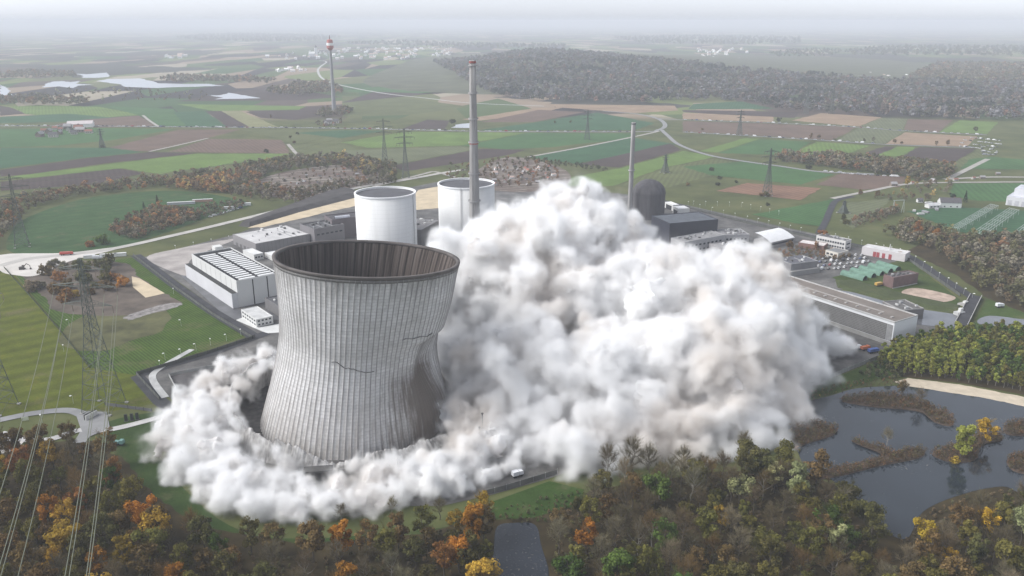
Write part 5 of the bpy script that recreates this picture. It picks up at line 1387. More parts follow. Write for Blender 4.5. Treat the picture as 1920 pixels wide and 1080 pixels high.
wood('tree belt at far left behind the pits', [(-10, 144), (60, 136), (140, 140), (145, 147), (60, 148), (-10, 150)], 24, (14, 22), dul, MF)
wood('loose brush among the flooded gravel pits', [(20, 185), (120, 170), (230, 168), (390, 178), (380, 190), (200, 190), (60, 184)], 38, (6, 12), dict(brown=50, deep=30, willow=20), MF)
wood('trees round the farm near the radio tower', [(500, 176), (560, 160), (610, 160), (640, 170), (640, 178), (590, 178), (560, 182)], 18, (14, 22), dul, MF)
wood('bushes at the radio tower foot', [(592, 220), (605, 208), (650, 205), (662, 212), (640, 218), (600, 222)], 10, (8, 13), dul, MF)
wood('orchard trees near the radio tower farm', [(590, 232), (640, 226), (645, 234), (600, 240)], 12, (5, 8), dul, MF)
wood('dark far wood on the horizon at left', [(330, 72), (380, 66), (470, 64), (560, 66), (640, 70), (600, 78), (480, 80), (380, 77)], 70, (22, 34), dict(dark=60, deep=40), MF)
wood('far woods behind the village', [(640, 82), (760, 78), (900, 84), (1060, 86), (1060, 92), (900, 92), (760, 88)], 70, (20, 30), dict(dark=50, deep=50), MF)
wood('far woods behind the wooded hill', [(1150, 72), (1300, 68), (1500, 72), (1500, 82), (1380, 86), (1200, 82)], 90, (24, 36), dict(dark=60, deep=40), MF)
wood('dark far wood at the right horizon', [(1580, 98), (1680, 88), (1960, 90), (1960, 108), (1750, 106), (1600, 106)], 60, (20, 32), dict(dark=60, deep=40), MF)
wood('far tree strip right of the wooded hill', [(1440, 100), (1520, 94), (1580, 96), (1560, 106), (1460, 108)], 50, (16, 24), dict(dark=50, deep=50), MF)
wood('hazy wood at the right behind the autumn forest', [(1700, 150), (1760, 122), (1960, 124), (1960, 158), (1800, 158)], 26, (16, 26), dul, MF, 20000)
# the big forest on the hill
front = [(812, 118), (835, 136), (870, 156), (905, 172), (960, 186), (1040, 192), (1200, 195), (1300, 189), (1390, 190), (1450, 205), (1520, 213), (1580, 214), (1660, 220), (1780, 224), (1990, 230)]
FP = [G(x, y) for x, y in front]
FPoly = [(p.x, p.y) for p in FP] + [(2300, 2700), (1700, 2750), (1200, 2900), (850, 3200), (500, 3900), (200, 4500)]
pts, hs, cs = [], [], []
xs, ys = [p[0] for p in FPoly], [p[1] for p in FPoly]
for _ in range(17000):
    x, y = R.uniform(min(xs), max(xs)), R.uniform(min(ys), max(ys))
    if not inside((x, y), FPoly): continue
    if y > 3000 and R.random() < .35: continue
    n_ = math.sin(x * .007 + 1.3) * math.sin(y * .009 + x * .003)
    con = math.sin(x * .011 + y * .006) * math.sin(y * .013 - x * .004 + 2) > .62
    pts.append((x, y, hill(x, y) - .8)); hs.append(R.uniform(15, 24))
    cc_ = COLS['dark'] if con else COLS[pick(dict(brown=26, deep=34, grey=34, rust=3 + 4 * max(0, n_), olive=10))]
    cs.append((cc_[0] * .8, cc_[1] * .86, cc_[2] * 1.25))  # bluish shift puts part of the distance haze into the crown colours
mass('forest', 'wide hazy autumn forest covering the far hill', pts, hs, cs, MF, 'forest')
# undergrowth in the foreground woods, by the pond and along the canal
for lab, poly, d, h in (('tangled undergrowth between the trees of the lower left wood', LEFTW, 3.2, (1.2, 3.6)), ('tangled undergrowth between the trees of the lower right wood', RIGHTW, 3.0, (1.2, 3.8))):
    wood(lab, poly, d, h, dict(brown=30, deep=36, olive=18, twig=16), MT, 30000, name='undergrowth')
wood('brown reeds and scrub on the pond shore', [(1480, 770), (1500, 740), (1600, 716), (1690, 708), (1700, 720), (1600, 728), (1520, 752), (1490, 790), (1500, 850), (1480, 840)], 2.2, (1, 2.6), dict(brown=50, ochre=10, olive=30, rust=10), MT, 9000, name='undergrowth')
wood('scrub on the near shore of the large pond', [(1500, 880), (1560, 905), (1610, 950), (1660, 1000), (1700, 1012), (1740, 965), (1810, 935), (1960, 915), (1960, 940), (1810, 955), (1700, 1030), (1600, 965), (1500, 905)], 2.6, (1, 3), dict(brown=50, deep=30, twig=20), MT, 9000, name='undergrowth')
wood('green scrub on the bank below the boundary wall', [(925, 975), (960, 950), (1050, 930), (1110, 925), (1120, 945), (1050, 975), (1000, 985)], 2.6, (1, 3), dict(green=40, deep=40, brown=20), MT, 5000, name='undergrowth')
wood('dark scrub at the wood edge beside the poplars', [(1610, 705), (1640, 690), (1660, 672), (1690, 665), (1690, 715), (1640, 712)], 4, (3, 7), dict(dark=60, deep=40), MT, 4000, name='undergrowth')
wood('rough grass tufts along the canal dike', [(1570, 530), (1690, 555), (1800, 576), (1810, 585), (1690, 572), (1570, 540)], 2.5, (.6, 1.3), dict(deep=50, olive=50), MT, 4000, name='undergrowth')
wood('brown scrub in the garden corner before the pump station', [(1440, 478), (1480, 466), (1560, 470), (1600, 482), (1560, 490), (1530, 484), (1470, 488)], 4, (2, 5), dict(brown=50, rust=30, olive=20), MT, 4000, name='undergrowth')
# reed islands of the large pond
def island(label, pts):
    pts = smooth_px(pts, True, 4)
    P = [G(x, y, .2) for x, y in pts]
    c = sum(P, Vector()) / len(P)
    r = thing('reed_island', label, 'island', (c.x, c.y, 0), 0, 'reed islands in the large pond')
    b = MB(); lo = [(p.x - c.x, p.y - c.y, .1) for p in P]; hi = [((p.x - c.x) * .9, (p.y - c.y) * .9, .85) for p in P]
    for i in range(len(P)):
        j = (i + 1) % len(P); b.poly([lo[i], lo[j], hi[j], hi[i]])
    b.poly(hi); b.build('bank', M('mud', (.075, .055, .042), .35, .3), r)
    W_ = [(p.x, p.y) for p in P]; Vs, Cs = [], []
    xs, ys = [q[0] for q in W_], [q[1] for q in W_]
    n = int((max(xs) - min(xs)) * (max(ys) - min(ys)) * .8)
    for _ in range(min(n, 2600)):
        q = (R.uniform(min(xs), max(xs)), R.uniform(min(ys), max(ys)))
        if not inside(q, W_): continue
        V, t = MT[R.randrange(5)]; h = R.uniform(1.2, 3.6)
        k = R.sample(range(len(t)), 22); ix = np.concatenate([[4 * i, 4 * i + 1, 4 * i + 2, 4 * i + 3] for i in k])
        Vs.append(V[ix] * h * np.array([1.2, 1.2, 1]) + np.array([q[0] - c.x, q[1] - c.y, .4])); Cs.append(t[k][:, None] * np.array(COLS[pick(dict(brown=46, rust=24, olive=14, twig=16))])[None] * .8)
    if Vs:
        V = np.concatenate(Vs); o = np_mesh('reeds', V, np.arange(len(V)).reshape(-1, 4), LEAFM, cols=np.concatenate(Cs), parent=r); o['kind'] = 'stuff'
island('long curved reed spit along the far side of the large pond', [(1575, 752), (1620, 740), (1700, 742), (1735, 757), (1780, 776), (1786, 800), (1752, 792), (1722, 772), (1640, 764)])
island('forked brown reed spit in the middle of the large pond', [(1598, 824), (1650, 836), (1676, 848), (1728, 840), (1730, 858), (1650, 875), (1560, 897), (1512, 896), (1560, 880), (1640, 862), (1652, 852), (1606, 833)])
island('wooded island with birches at the right of the pond', [(1745, 852), (1778, 836), (1830, 816), (1872, 812), (1880, 826), (1842, 836), (1828, 864), (1782, 868)])
island('oval reed islet at the right edge of the pond', [(1880, 802), (1900, 791), (1940, 794), (1940, 816), (1890, 816)])
island('brown reed islet below the oval one at the right edge', [(1888, 862), (1930, 848), (1940, 888), (1900, 884)])
island('reed tongue at the left shore near the dust', [(1482, 800), (1500, 790), (1560, 798), (1566, 815), (1522, 830), (1490, 838)])

# ---------------------------------------------------------------- vehicles, houses, lamps
def paint(name, rough=.35):
    t = NT(name); oi = t.n.new('ShaderNodeObjectInfo'); t.col(oi.outputs['Color']).rough(rough, .5); return t.m
PAINT = paint('car_paint')
def car_mesh(L_, W_, prof, cab):
    b = MB()
    def ext(p, w0, w1, m):
        n = len(p)
        for s_ in (-1, 1):
            q = [(x, s_ * (w0 if z < 1.0 else w1), z) for x, z in p]
            b.poly(q if s_ < 0 else q[::-1], m)
        for i in range(n):
            (x0, z0), (x1, z1) = p[i], p[(i + 1) % n]
            a0, a1 = (w0 if z0 < 1.0 else w1), (w0 if z1 < 1.0 else w1)
            b.poly([(x0, -a0, z0), (x0, a0, z0), (x1, a1, z1), (x1, -a1, z1)], m)
    ext(prof, W_ / 2, W_ / 2, 0); ext(cab, W_ / 2 - .08, W_ / 2 - .25, 1)
    for x in (-L_ * .31, L_ * .31):
        for y in (-W_ / 2 + .1, W_ / 2 - .1): b.tube((x, y - .1, .32), (x, y + .1, .32), .33, n=10, m=2)
    x0, x1 = min(x for x, z in cab if z > 1.2), max(x for x, z in cab if z > 1.2); zt = max(z for x, z in cab) + .02
    b.poly([(x0, -W_ / 2 + .22, zt), (x1, -W_ / 2 + .22, zt), (x1, W_ / 2 - .22, zt), (x0, W_ / 2 - .22, zt)], 0)
    return mesh_of(b.build('parked_car', [PAINT, glass, black]))
CARS = [car_mesh(4.4, 1.8, [(-2.2, .3), (2.2, .3), (2.2, .75), (1.2, .95), (-2.1, .98), (-2.2, .6)], [(-1.9, .96), (1.1, .94), (.35, 1.48), (-1.5, 1.46)]),
        car_mesh(5.4, 2.0, [(-2.7, .35), (2.7, .35), (2.7, 1.0), (1.9, 1.2), (1.2, 2.1), (-2.7, 2.15)], [(1.15, 1.2), (1.86, 1.2), (1.25, 2.0), (1.1, 2.0)])]
CCOL = [((.75, .75, .75), 40), ((.30, .31, .32), 14), ((.04, .04, .045), 16), ((.5, .5, .5), 16), ((.08, .10, .2), 6), ((.3, .04, .04), 4)]
def ccol():
    t = R.uniform(0, 96)
    for c, w_ in CCOL:
        t -= w_
        if t <= 0: return c
    return CCOL[0][0]
def park(px, rz, label, group, big=False, col=None):
    me = CARS[1] if R.random() < .22 else CARS[0]
    o = bpy.data.objects.new('parked_car', me); COL.objects.link(o)
    o.location = G(*px, .37) ; o.rotation_euler = (0, 0, rz); o.color = (*(col or ccol()), 1)
    if big: o.scale = (1.15,) * 3
    tag(o, label, 'car', group)
def along(pts, n, off, label, group, keepout=()):
    P = [G(x, y) for x, y in pts]; seg = [(q - p).length for p, q in zip(P, P[1:])]; T = sum(seg)
    for k in range(n):
        t = T * (k + R.uniform(.15, .85)) / n; i = 0
        while i < len(seg) - 1 and t > seg[i]: t -= seg[i]; i += 1
        d = (P[i + 1] - P[i]).normalized(); p = P[i] + d * t + Vector((-d.y, d.x, 0)) * off
        park(PX((p.x, p.y, .37)), math.atan2(d.y, d.x) + R.choice([0, math.pi]), label, group, True)
along([(0, 236), (150, 236), (290, 237.5), (640, 240.5), (900, 246), (1190, 247)], 118, -3.4, 'car parked in the long row along the straight far field road', 'cars along the straight far road')
along([(1280, 224.5), (1450, 230.5), (1600, 238), (1700, 245.5), (1850, 253)], 44, -2.8, 'car parked in the row along the road under the right wood', 'cars under the right wood')
along([(1280, 247.5), (1450, 257.5), (1560, 264), (1640, 269)], 26, -2.6, 'car parked beside the road edging the bright strips', 'cars by the bright strips')
along([(1545, 320), (1600, 326), (1690, 331)], 12, -6, 'car parked on the track in front of the small wood', 'cars before the small wood')
for k in range(52):
    f, g_ = R.random(), R.choice([0, 1, 2, 3])
    park((1812 + f * 70 - g_ * 6, 257 + g_ * 5.5 + f * 8), R.choice([.3, 1.9]) + R.gauss(0, .05), 'car in the crowded meadow car park at the far right', 'cars in the crowded meadow')
for k in range(22): park((1840 + R.random() * 30, 275 + R.random() * 16), R.uniform(0, 3), 'car in the denser lower corner of the crowded car park', 'cars in the lower corner of the meadow')
for k in range(30): park((1812 + R.random() * 80, 206 + R.random() * 16), R.uniform(0, 3), 'car on the hazy gathering place before the right wood', 'cars at the hazy wood edge')
for k in range(46):
    park((1500 + (k % 12) * 10.5 + R.uniform(-2, 2) + (k // 12) * 7, 488 - (k % 12) * .9 + (k // 12) * 6.4 + R.uniform(-.7, .7)), .9 + R.gauss(0, .05), 'car in the staff car park between offices and green stores', 'cars in the staff car park')
for k in range(9): park((395 + 7 * k + R.uniform(-1, 1), 407 - 2.1 * k), .4, 'car parked by the haul road under the pasture', 'cars by the haul road')
# single vehicles
def truck(name, label, px, rz, L_, cab, load, h=3.2):
    r = thing(name, label, 'truck', tuple(G(*px, .37)), rz)
    b = MB(); b.box((0, 0, .7), (L_, 2.3, .35)); b.build('chassis', black, r)
    b = MB(); x = L_ / 2
    pr = [(x - 2.0, .9), (x, .9), (x, 1.9), (x - .35, 2.8), (x - 2.0, 2.85)]
    for s_ in (-1, 1): b.poly([(a, s_ * 1.15, c) for a, c in (pr if s_ < 0 else pr[::-1])])
    for i in range(5):
        (a0, c0), (a1, c1) = pr[i], pr[(i + 1) % 5]; b.poly([(a0, -1.15, c0), (a0, 1.15, c0), (a1, 1.15, c1), (a1, -1.15, c1)])
    c_ = b.build('cab', cab, r)
    b = MB(); b.poly([(x - .02, -1.0, 1.95), (x - .02, 1.0, 1.95), (x - .33, 1.0, 2.7), (x - .33, -1.0, 2.7)]); b.build('windscreen', glass, c_)
    b = MB(); b.box((-1.15, 0, 1.05), (L_ - 2.5, 2.4, h - 1.05)); b.build('load_box', load, r)
    for xx in (-L_ * .36, -L_ * .2, L_ * .33):
        for y in (-1.0, 1.0):
            b = MB(); b.tube((xx, y - .16, .5), (xx, y + .16, .5), .5, n=12); b.build('wheel', black, r)
C_ = lambda k, c: M('paint_' + k, c, .08, .3, .45, .4)
truck('lorry', 'white box truck parked before the dust by the boundary wall', (970, 893), .5, 5.6, C_('white', (.72, .73, .75)), C_('white', (.72, .73, .75)), 3.0)
truck('lorry', 'red and white truck on the haul road at left', (125, 478), .25, 11, C_('red', (.45, .07, .05)), C_('red', (.45, .07, .05)), 3)
truck('lorry', 'blue truck parked by the fence below the long cooling hall', (1637, 661), .35, 7.5, C_('blue', (.08, .14, .38)), C_('blue', (.08, .14, .38)), 2.8)
truck('lorry', 'orange red truck left of the blue truck', (1622, 656), .35, 6.5, C_('orange', (.55, .16, .07)), C_('orange', (.55, .16, .07)), 2.6)
truck('lorry', 'white flatbed truck beside the orange red truck', (1605, 655), .35, 7, C_('white', (.72, .73, .75)), C_('pale', (.5, .5, .5)), 1.6)
truck('lorry', 'yellow truck beside the reddish brick shed', (1647, 536), .5, 7, C_('yellow', (.52, .32, .08)), C_('yellow', (.52, .32, .08)), 3)
truck('lorry', 'white truck parked among the pale site containers at left', (183, 486), .2, 8, C_('white', (.72, .73, .75)), C_('white', (.72, .73, .75)), 3.2)
truck('lorry', 'small teal van truck on the grass below the pale path', (224, 834), -.1, 5, C_('teal', (.15, .28, .26)), C_('teal', (.15, .28, .26)), 2.0)
truck('lorry', 'white trailer truck by the sluice beside the canal', (1874, 576), .2, 6, C_('white', (.72, .73, .75)), C_('white', (.72, .73, .75)), 3.2)
def excavator(px, rz, label):
    r = thing('excavator', label, 'excavator', tuple(G(*px, .3)), rz)
    m = M('exc_dark', (.10, .09, .08), .2, .3)
    for y in (-1.2, 1.2):
        b = MB(); b.prism([(-2.1, y - .35), (2.1, y - .35), (2.1, y + .35), (-2.1, y + .35)], 0, .9); b.build('track', black, r)
    b = MB(); b.box((-.4, 0, 1.0), (3.6, 2.5, 1.3)); b.box((.6, .6, 2.3), (1.5, 1.1, 1.2)); b.build('cab', m, r)
    b = MB(); b.tube((1.2, -.4, 1.8), (4.0, -.4, 5.0), .38, .3, 6); b.tube((4.0, -.4, 5.0), (6.6, -.4, 3.6), .3, .22, 6); b.build('boom', m, r)
    b = MB(); b.tube((6.6, -.4, 3.6), (6.9, -.4, 1.0), .25, .2, 6); b.box((6.9, -.4, .2), (1.2, 1.3, 1.0)); b.build('bucket', m, r)
excavator((42, 505), .1, 'dark excavator with raised arm on the pale gravel pad')
for k, (x, y, l, c) in enumerate([(168, 484, 9, 'white'), (196, 482, 7, 'pale'), (212, 481, 6, 'white'), (226, 480, 10, 'white'), (340, 383, 30, 'tin'), (380, 378, 22, 'tin2'), (430, 392, 12, 'white'), (462, 385, 10, 'white')]):
    r = thing('site_container', ('white container leftmost in the row by the gravel pad', 'pale container second in the row by the gravel pad', 'small white container third in the row by the gravel pad', 'long white container rightmost in the row by the gravel pad', 'long low pale shed on the pasture, left part', 'long low reddish shed on the pasture, right part', 'white container by the haul road thicket', 'white container right of the haul road thicket')[k], 'container', tuple(G(x, y, .2)), .25)
    m = M('cont_' + c, dict(white=(.7, .7, .68), pale=(.5, .5, .48), tin=(.42, .42, .44), tin2=(.38, .22, .17))[c], .1)
    b = MB(); b.box((0, 0, 0), (l, 3, 2.7)); b.build('body', m, r)
    b = MB(); b.prism([(-l / 2 - .1, -1.6), (l / 2 + .1, -1.6), (l / 2 + .1, 1.6), (-l / 2 - .1, 1.6)], 2.71, 2.95); b.build('roof', M('cont_roof', (.6, .6, .59), .1), r)
    b = MB(); b.box((l / 2 + .03, 0, .1), (.1, 1.2, 2.1)); b.build('door', walld, r)
# perimeter lamps
b = MB(); b.tube((0, 0, 0), (0, 0, 5), .09, .06, 6); lm = mesh_of(b.build('pole', steel))
b = MB(); b.tube((0, 0, 5), (0, -.9, 5.2), .06, n=5); b.prism([(-.35, -1.6), (.35, -1.6), (.35, -.6), (-.35, -.6)], 5.1, 5.45, 0, None, True); lh = mesh_of(b.build('lamp_head', M('lamp_white', (.85, .85, .83), .03)))
def lamps(pts, label, group):
    for x, y in pts:
        r = thing('perimeter_lamp', label, 'lamp post', tuple(G(x, y)), R.uniform(-.6, .6), group)
        for nm, me in (('pole', lm), ('lamp_head', lh)):
            o = bpy.data.objects.new(nm, me); COL.objects.link(o); o.parent = r
def spread_px(pts, n):
    out = []
    for k in range(n):
        t = (len(pts) - 1) * k / (n - 1); i = min(int(t), len(pts) - 2); f = t - i
        out.append((pts[i][0] + (pts[i + 1][0] - pts[i][0]) * f, pts[i][1] + (pts[i + 1][1] - pts[i][1]) * f))
    return out
lamps(spread_px([(1290, 386), (1400, 414), (1500, 436)], 11), 'small white headed lamp post along the perimeter road behind the black box building', 'lamps behind the black box building')
lamps(spread_px([(1540, 442), (1640, 466), (1700, 480), (1760, 522), (1822, 562)], 17), 'small white headed lamp post along the perimeter road beside the right wood', 'lamps beside the right wood')
lamps(spread_px([(1300, 385), (1390, 388), (1460, 404)], 9), 'small white headed post on the meadow beyond the perimeter road', 'posts on the meadow')
lamps([(310, 676), (340, 668), (368, 658), (395, 648), (425, 640), (452, 630), (300, 690), (80, 793), (138, 757), (326, 552), (120, 660), (130, 612), (340, 612)], 'small white headed lamp post along the striped lawn', 'lamps along the striped lawn')
lamps(spread_px([(330, 470), (430, 452)], 4), 'small white headed lamp post behind the dirt lot', 'lamps behind the dirt lot')
# village, farms, sheds
b = MB(); b.prism([(-6, -4.5), (6, -4.5), (6, 4.5), (-6, 4.5)], 0, 5.5); b.poly([(-6, 4.5, 5.5), (-6, -4.5, 5.5), (-6, 0, 9.5)]); b.poly([(6, -4.5, 5.5), (6, 4.5, 5.5), (6, 0, 9.5)])
for s_ in (-1, 1):
    q = [(-6.5, s_ * 5, 5.2), (6.5, s_ * 5, 5.2), (6.5, 0, 9.7), (-6.5, 0, 9.7)]; b.poly(q if s_ < 0 else q[::-1], 1)
for x in (-3.5, 0, 3.5):
    for s_ in (-1, 1): b.box((x, s_ * 4.52, 1.8), (1.6, .12, 1.8), 0, 2)
hw_ = M('village_white', (.82, .82, .80), .08, .2)
HM = [mesh_of(MB.build(b, 'village_house', [hw_, m_, glass])) for m_ in (M('tile_pale2', (.5, .38, .33), .2, .4), hw_, M('tile_pale', (.62, .58, .56), .2, .4))]
HD = [mesh_of(MB.build(b, 'village_house', [m_, r_, glass])) for m_, r_ in ((M('farm_wall', (.42, .40, .37), .2, .2), tile_d), (M('farm_wood', (.22, .18, .15), .2, .2), M('tin_grey', (.33, .32, .32), .2, .2)), (M('farm_wall', (.42, .4, .37)), tile_r))]
def houses(poly, n, dmin, label, group, sc=(.9, 1.5), ms=None):
    P = poisson(poly, dmin, 4000)[:n]
    for x, y in P:
        o = bpy.data.objects.new('village_house', R.choice(ms or HM)); COL.objects.link(o)
        o.location = (x, y, 0); o.rotation_euler = (0, 0, R.choice([.2, 1.77]) + R.gauss(0, .15)); s_ = R.uniform(*sc); o.scale = (s_ * R.uniform(.9, 1.5), s_, s_)
        tag(o, label, 'house', group)
houses([(470, 112), (520, 104), (610, 92), (700, 90), (850, 90), (850, 106), (760, 112), (640, 112), (560, 112)], 120, 34, 'tiny white house of the far village behind the radio tower', 'houses of the village behind the radio tower', (1.0, 1.6))
houses([(305, 108), (330, 104), (352, 104), (352, 109), (320, 111)], 7, 30, 'tiny white house of the hamlet left of the far village', 'houses of the far left hamlet', (1.4, 2.2))
houses([(500, 136), (560, 128), (590, 130), (560, 136)], 10, 22, 'tiny pale farm building before the far village', 'far farm buildings', (1, 1.6))
houses([(1282, 112), (1310, 92), (1400, 92), (1410, 112), (1340, 126), (1290, 122)], 34, 45, 'tiny pale house of the hazy hamlet behind the wooded hill', 'houses behind the wooded hill', (1.0, 1.6))
houses([(1560, 150), (1620, 136), (1790, 150), (1920, 156), (1920, 160), (1780, 155), (1640, 146)], 18, 45, 'tiny pale house in the haze behind the right wood', 'houses behind the right wood', (.6, 1.0))
houses([(68, 262), (80, 246), (140, 238), (175, 240), (168, 252), (120, 258)], 16, 13, 'small roof of the crowded farm at far left below the road', 'farm buildings at far left', (.6, 1.1), HD)
houses([(1640, 352), (1780, 335), (1880, 325), (1880, 332), (1800, 340)], 7, 14, 'small shed along the pale road behind the switchyard', 'sheds behind the switchyard', (.35, .6), HD)
houses([(600, 236), (620, 228), (638, 232), (625, 238)], 5, 14, 'small roof among the orchard trees by the radio tower', 'roofs by the radio tower', (.6, 1.0), HD)
gable_house('barn', 'large pale roofed barn of the far left farm', G(152, 238), .3, 46, 24, 7, 5, hw_, M('barn_pale', (.55, .50, .49), .08), 'barn', None, False)
houses([(505, 345), (640, 313), (720, 328), (715, 340), (650, 346), (580, 364)], 26, 16, 'small pale shed among the allotment rows left of the reactor', 'sheds of the left allotments', (.22, .42), HD + HM[:1])
houses([(905, 340), (925, 312), (1040, 316), (1055, 336), (1000, 350), (940, 352)], 30, 11, 'small pale shed among the brown allotments right of the chimney', 'sheds of the right allotments', (.25, .5), HD + HM[:1])
p = G(593, 106)
r = thing('church', 'white church with square tower in the far village', 'church', tuple(p), .3)
b = MB(); b.box((0, 0, 0), (16, 16, 52)); b.build('tower', hw_, r)
b = MB(); b.prism([(-8.5, -8.5), (8.5, -8.5), (8.5, 8.5), (-8.5, 8.5)], 52, 53)
for i in range(4):
    c4 = [(-8.5, -8.5), (8.5, -8.5), (8.5, 8.5), (-8.5, 8.5)]; a, c = c4[i], c4[(i + 1) % 4]; b.poly([(*a, 53), (*c, 53), (0, 0, 66)])
b.build('spire', tile_d, r)
b = MB(); b.prism([(-42, -9), (-8, -9), (-8, 9), (-42, 9)], 0, 18)
for s_ in (-1, 1):
    q = [(-42, s_ * 10, 17.5), (-8, s_ * 10, 17.5), (-8, 0, 28), (-42, 0, 28)]; b.poly(q if s_ < 0 else q[::-1])
b.build('nave', hw_, r)
r = thing('water_tower', 'dark round stack beside the church in the far haze', 'tower', tuple(G(1282, 58)), 0) if False else None
# ---------------------------------------------------------------- dust cloud
def value_noise(shape, cell, rng):
    """smooth random field on a grid, features of about `cell` voxels, range about -1..1"""
    g = [int(n / cell) + 3 for n in shape]
    a = rng.uniform(-1, 1, g).astype(np.float32)
    for ax, n in enumerate(shape):
        t = np.arange(n, dtype=np.float32) / cell
        i = t.astype(int); fr = (t - i)
        fr = fr * fr * (3 - 2 * fr)
        sh = [1, 1, 1]; sh[ax] = n
        a = np.take(a, i, axis=ax) * (1 - fr.reshape(sh)) + np.take(a, i + 1, axis=ax) * fr.reshape(sh)
    return a
def surface_nets(S, org, vox):
    """iso-surface of S at 0 (negative inside) as quads"""
    nx, ny, nz = S.shape
    ins = S < 0
    c = np.zeros((nx - 1, ny - 1, nz - 1), np.int8)
    for dx in (0, 1):
        for dy in (0, 1):
            for dz in (0, 1): c += ins[dx:nx - 1 + dx, dy:ny - 1 + dy, dz:nz - 1 + dz]
    act = (c > 0) & (c < 8)
    idx = np.full(act.shape, -1, np.int32)
    I = np.argwhere(act)
    idx[act] = np.arange(len(I))
    acc = np.zeros((len(I), 3), np.float32); cnt = np.zeros((len(I), 1), np.float32)
    corners = [(a, b, d) for a in (0, 1) for b in (0, 1) for d in (0, 1)]
    for ca in corners:
        for ax in range(3):
            if ca[ax]: continue
            cb = list(ca); cb[ax] = 1
            va = S[I[:, 0] + ca[0], I[:, 1] + ca[1], I[:, 2] + ca[2]]
            vb = S[I[:, 0] + cb[0], I[:, 1] + cb[1], I[:, 2] + cb[2]]
            cr = (va < 0) != (vb < 0)
            t = np.where(cr, va / np.where(cr, va - vb, 1), 0)
            p = np.array(ca, np.float32)[None] + np.eye(3, dtype=np.float32)[ax][None] * t[:, None]
            acc += p * cr[:, None]; cnt += cr[:, None]
    V = (I + acc / cnt) * vox + np.array(org, np.float32)
    quads = []
    for ax in range(3):
        o1, o2 = [(1, 2), (2, 0), (0, 1)][ax]
        sl = [slice(1, n - 1) for n in S.shape]; sl[ax] = slice(0, S.shape[ax] - 1)
        sl2 = list(sl); sl2[ax] = slice(1, S.shape[ax])
        A, B = ins[tuple(sl)], ins[tuple(sl2)]
        E = np.argwhere(A != B)
        off = np.array([s_.start for s_ in sl])
        flip = A[tuple(E.T)]
        E = E + off
        def cell(d1, d2):
            q = E.copy(); q[:, o1] -= d1; q[:, o2] -= d2
            return idx[q[:, 0], q[:, 1], q[:, 2]]
        q = np.stack([cell(1, 1), cell(0, 1), cell(0, 0), cell(1, 0)], 1)
        q[~flip] = q[~flip][:, ::-1]
        quads.append(q)
    Q = np.concatenate(quads)
    return V, Q[(Q >= 0).all(1)]

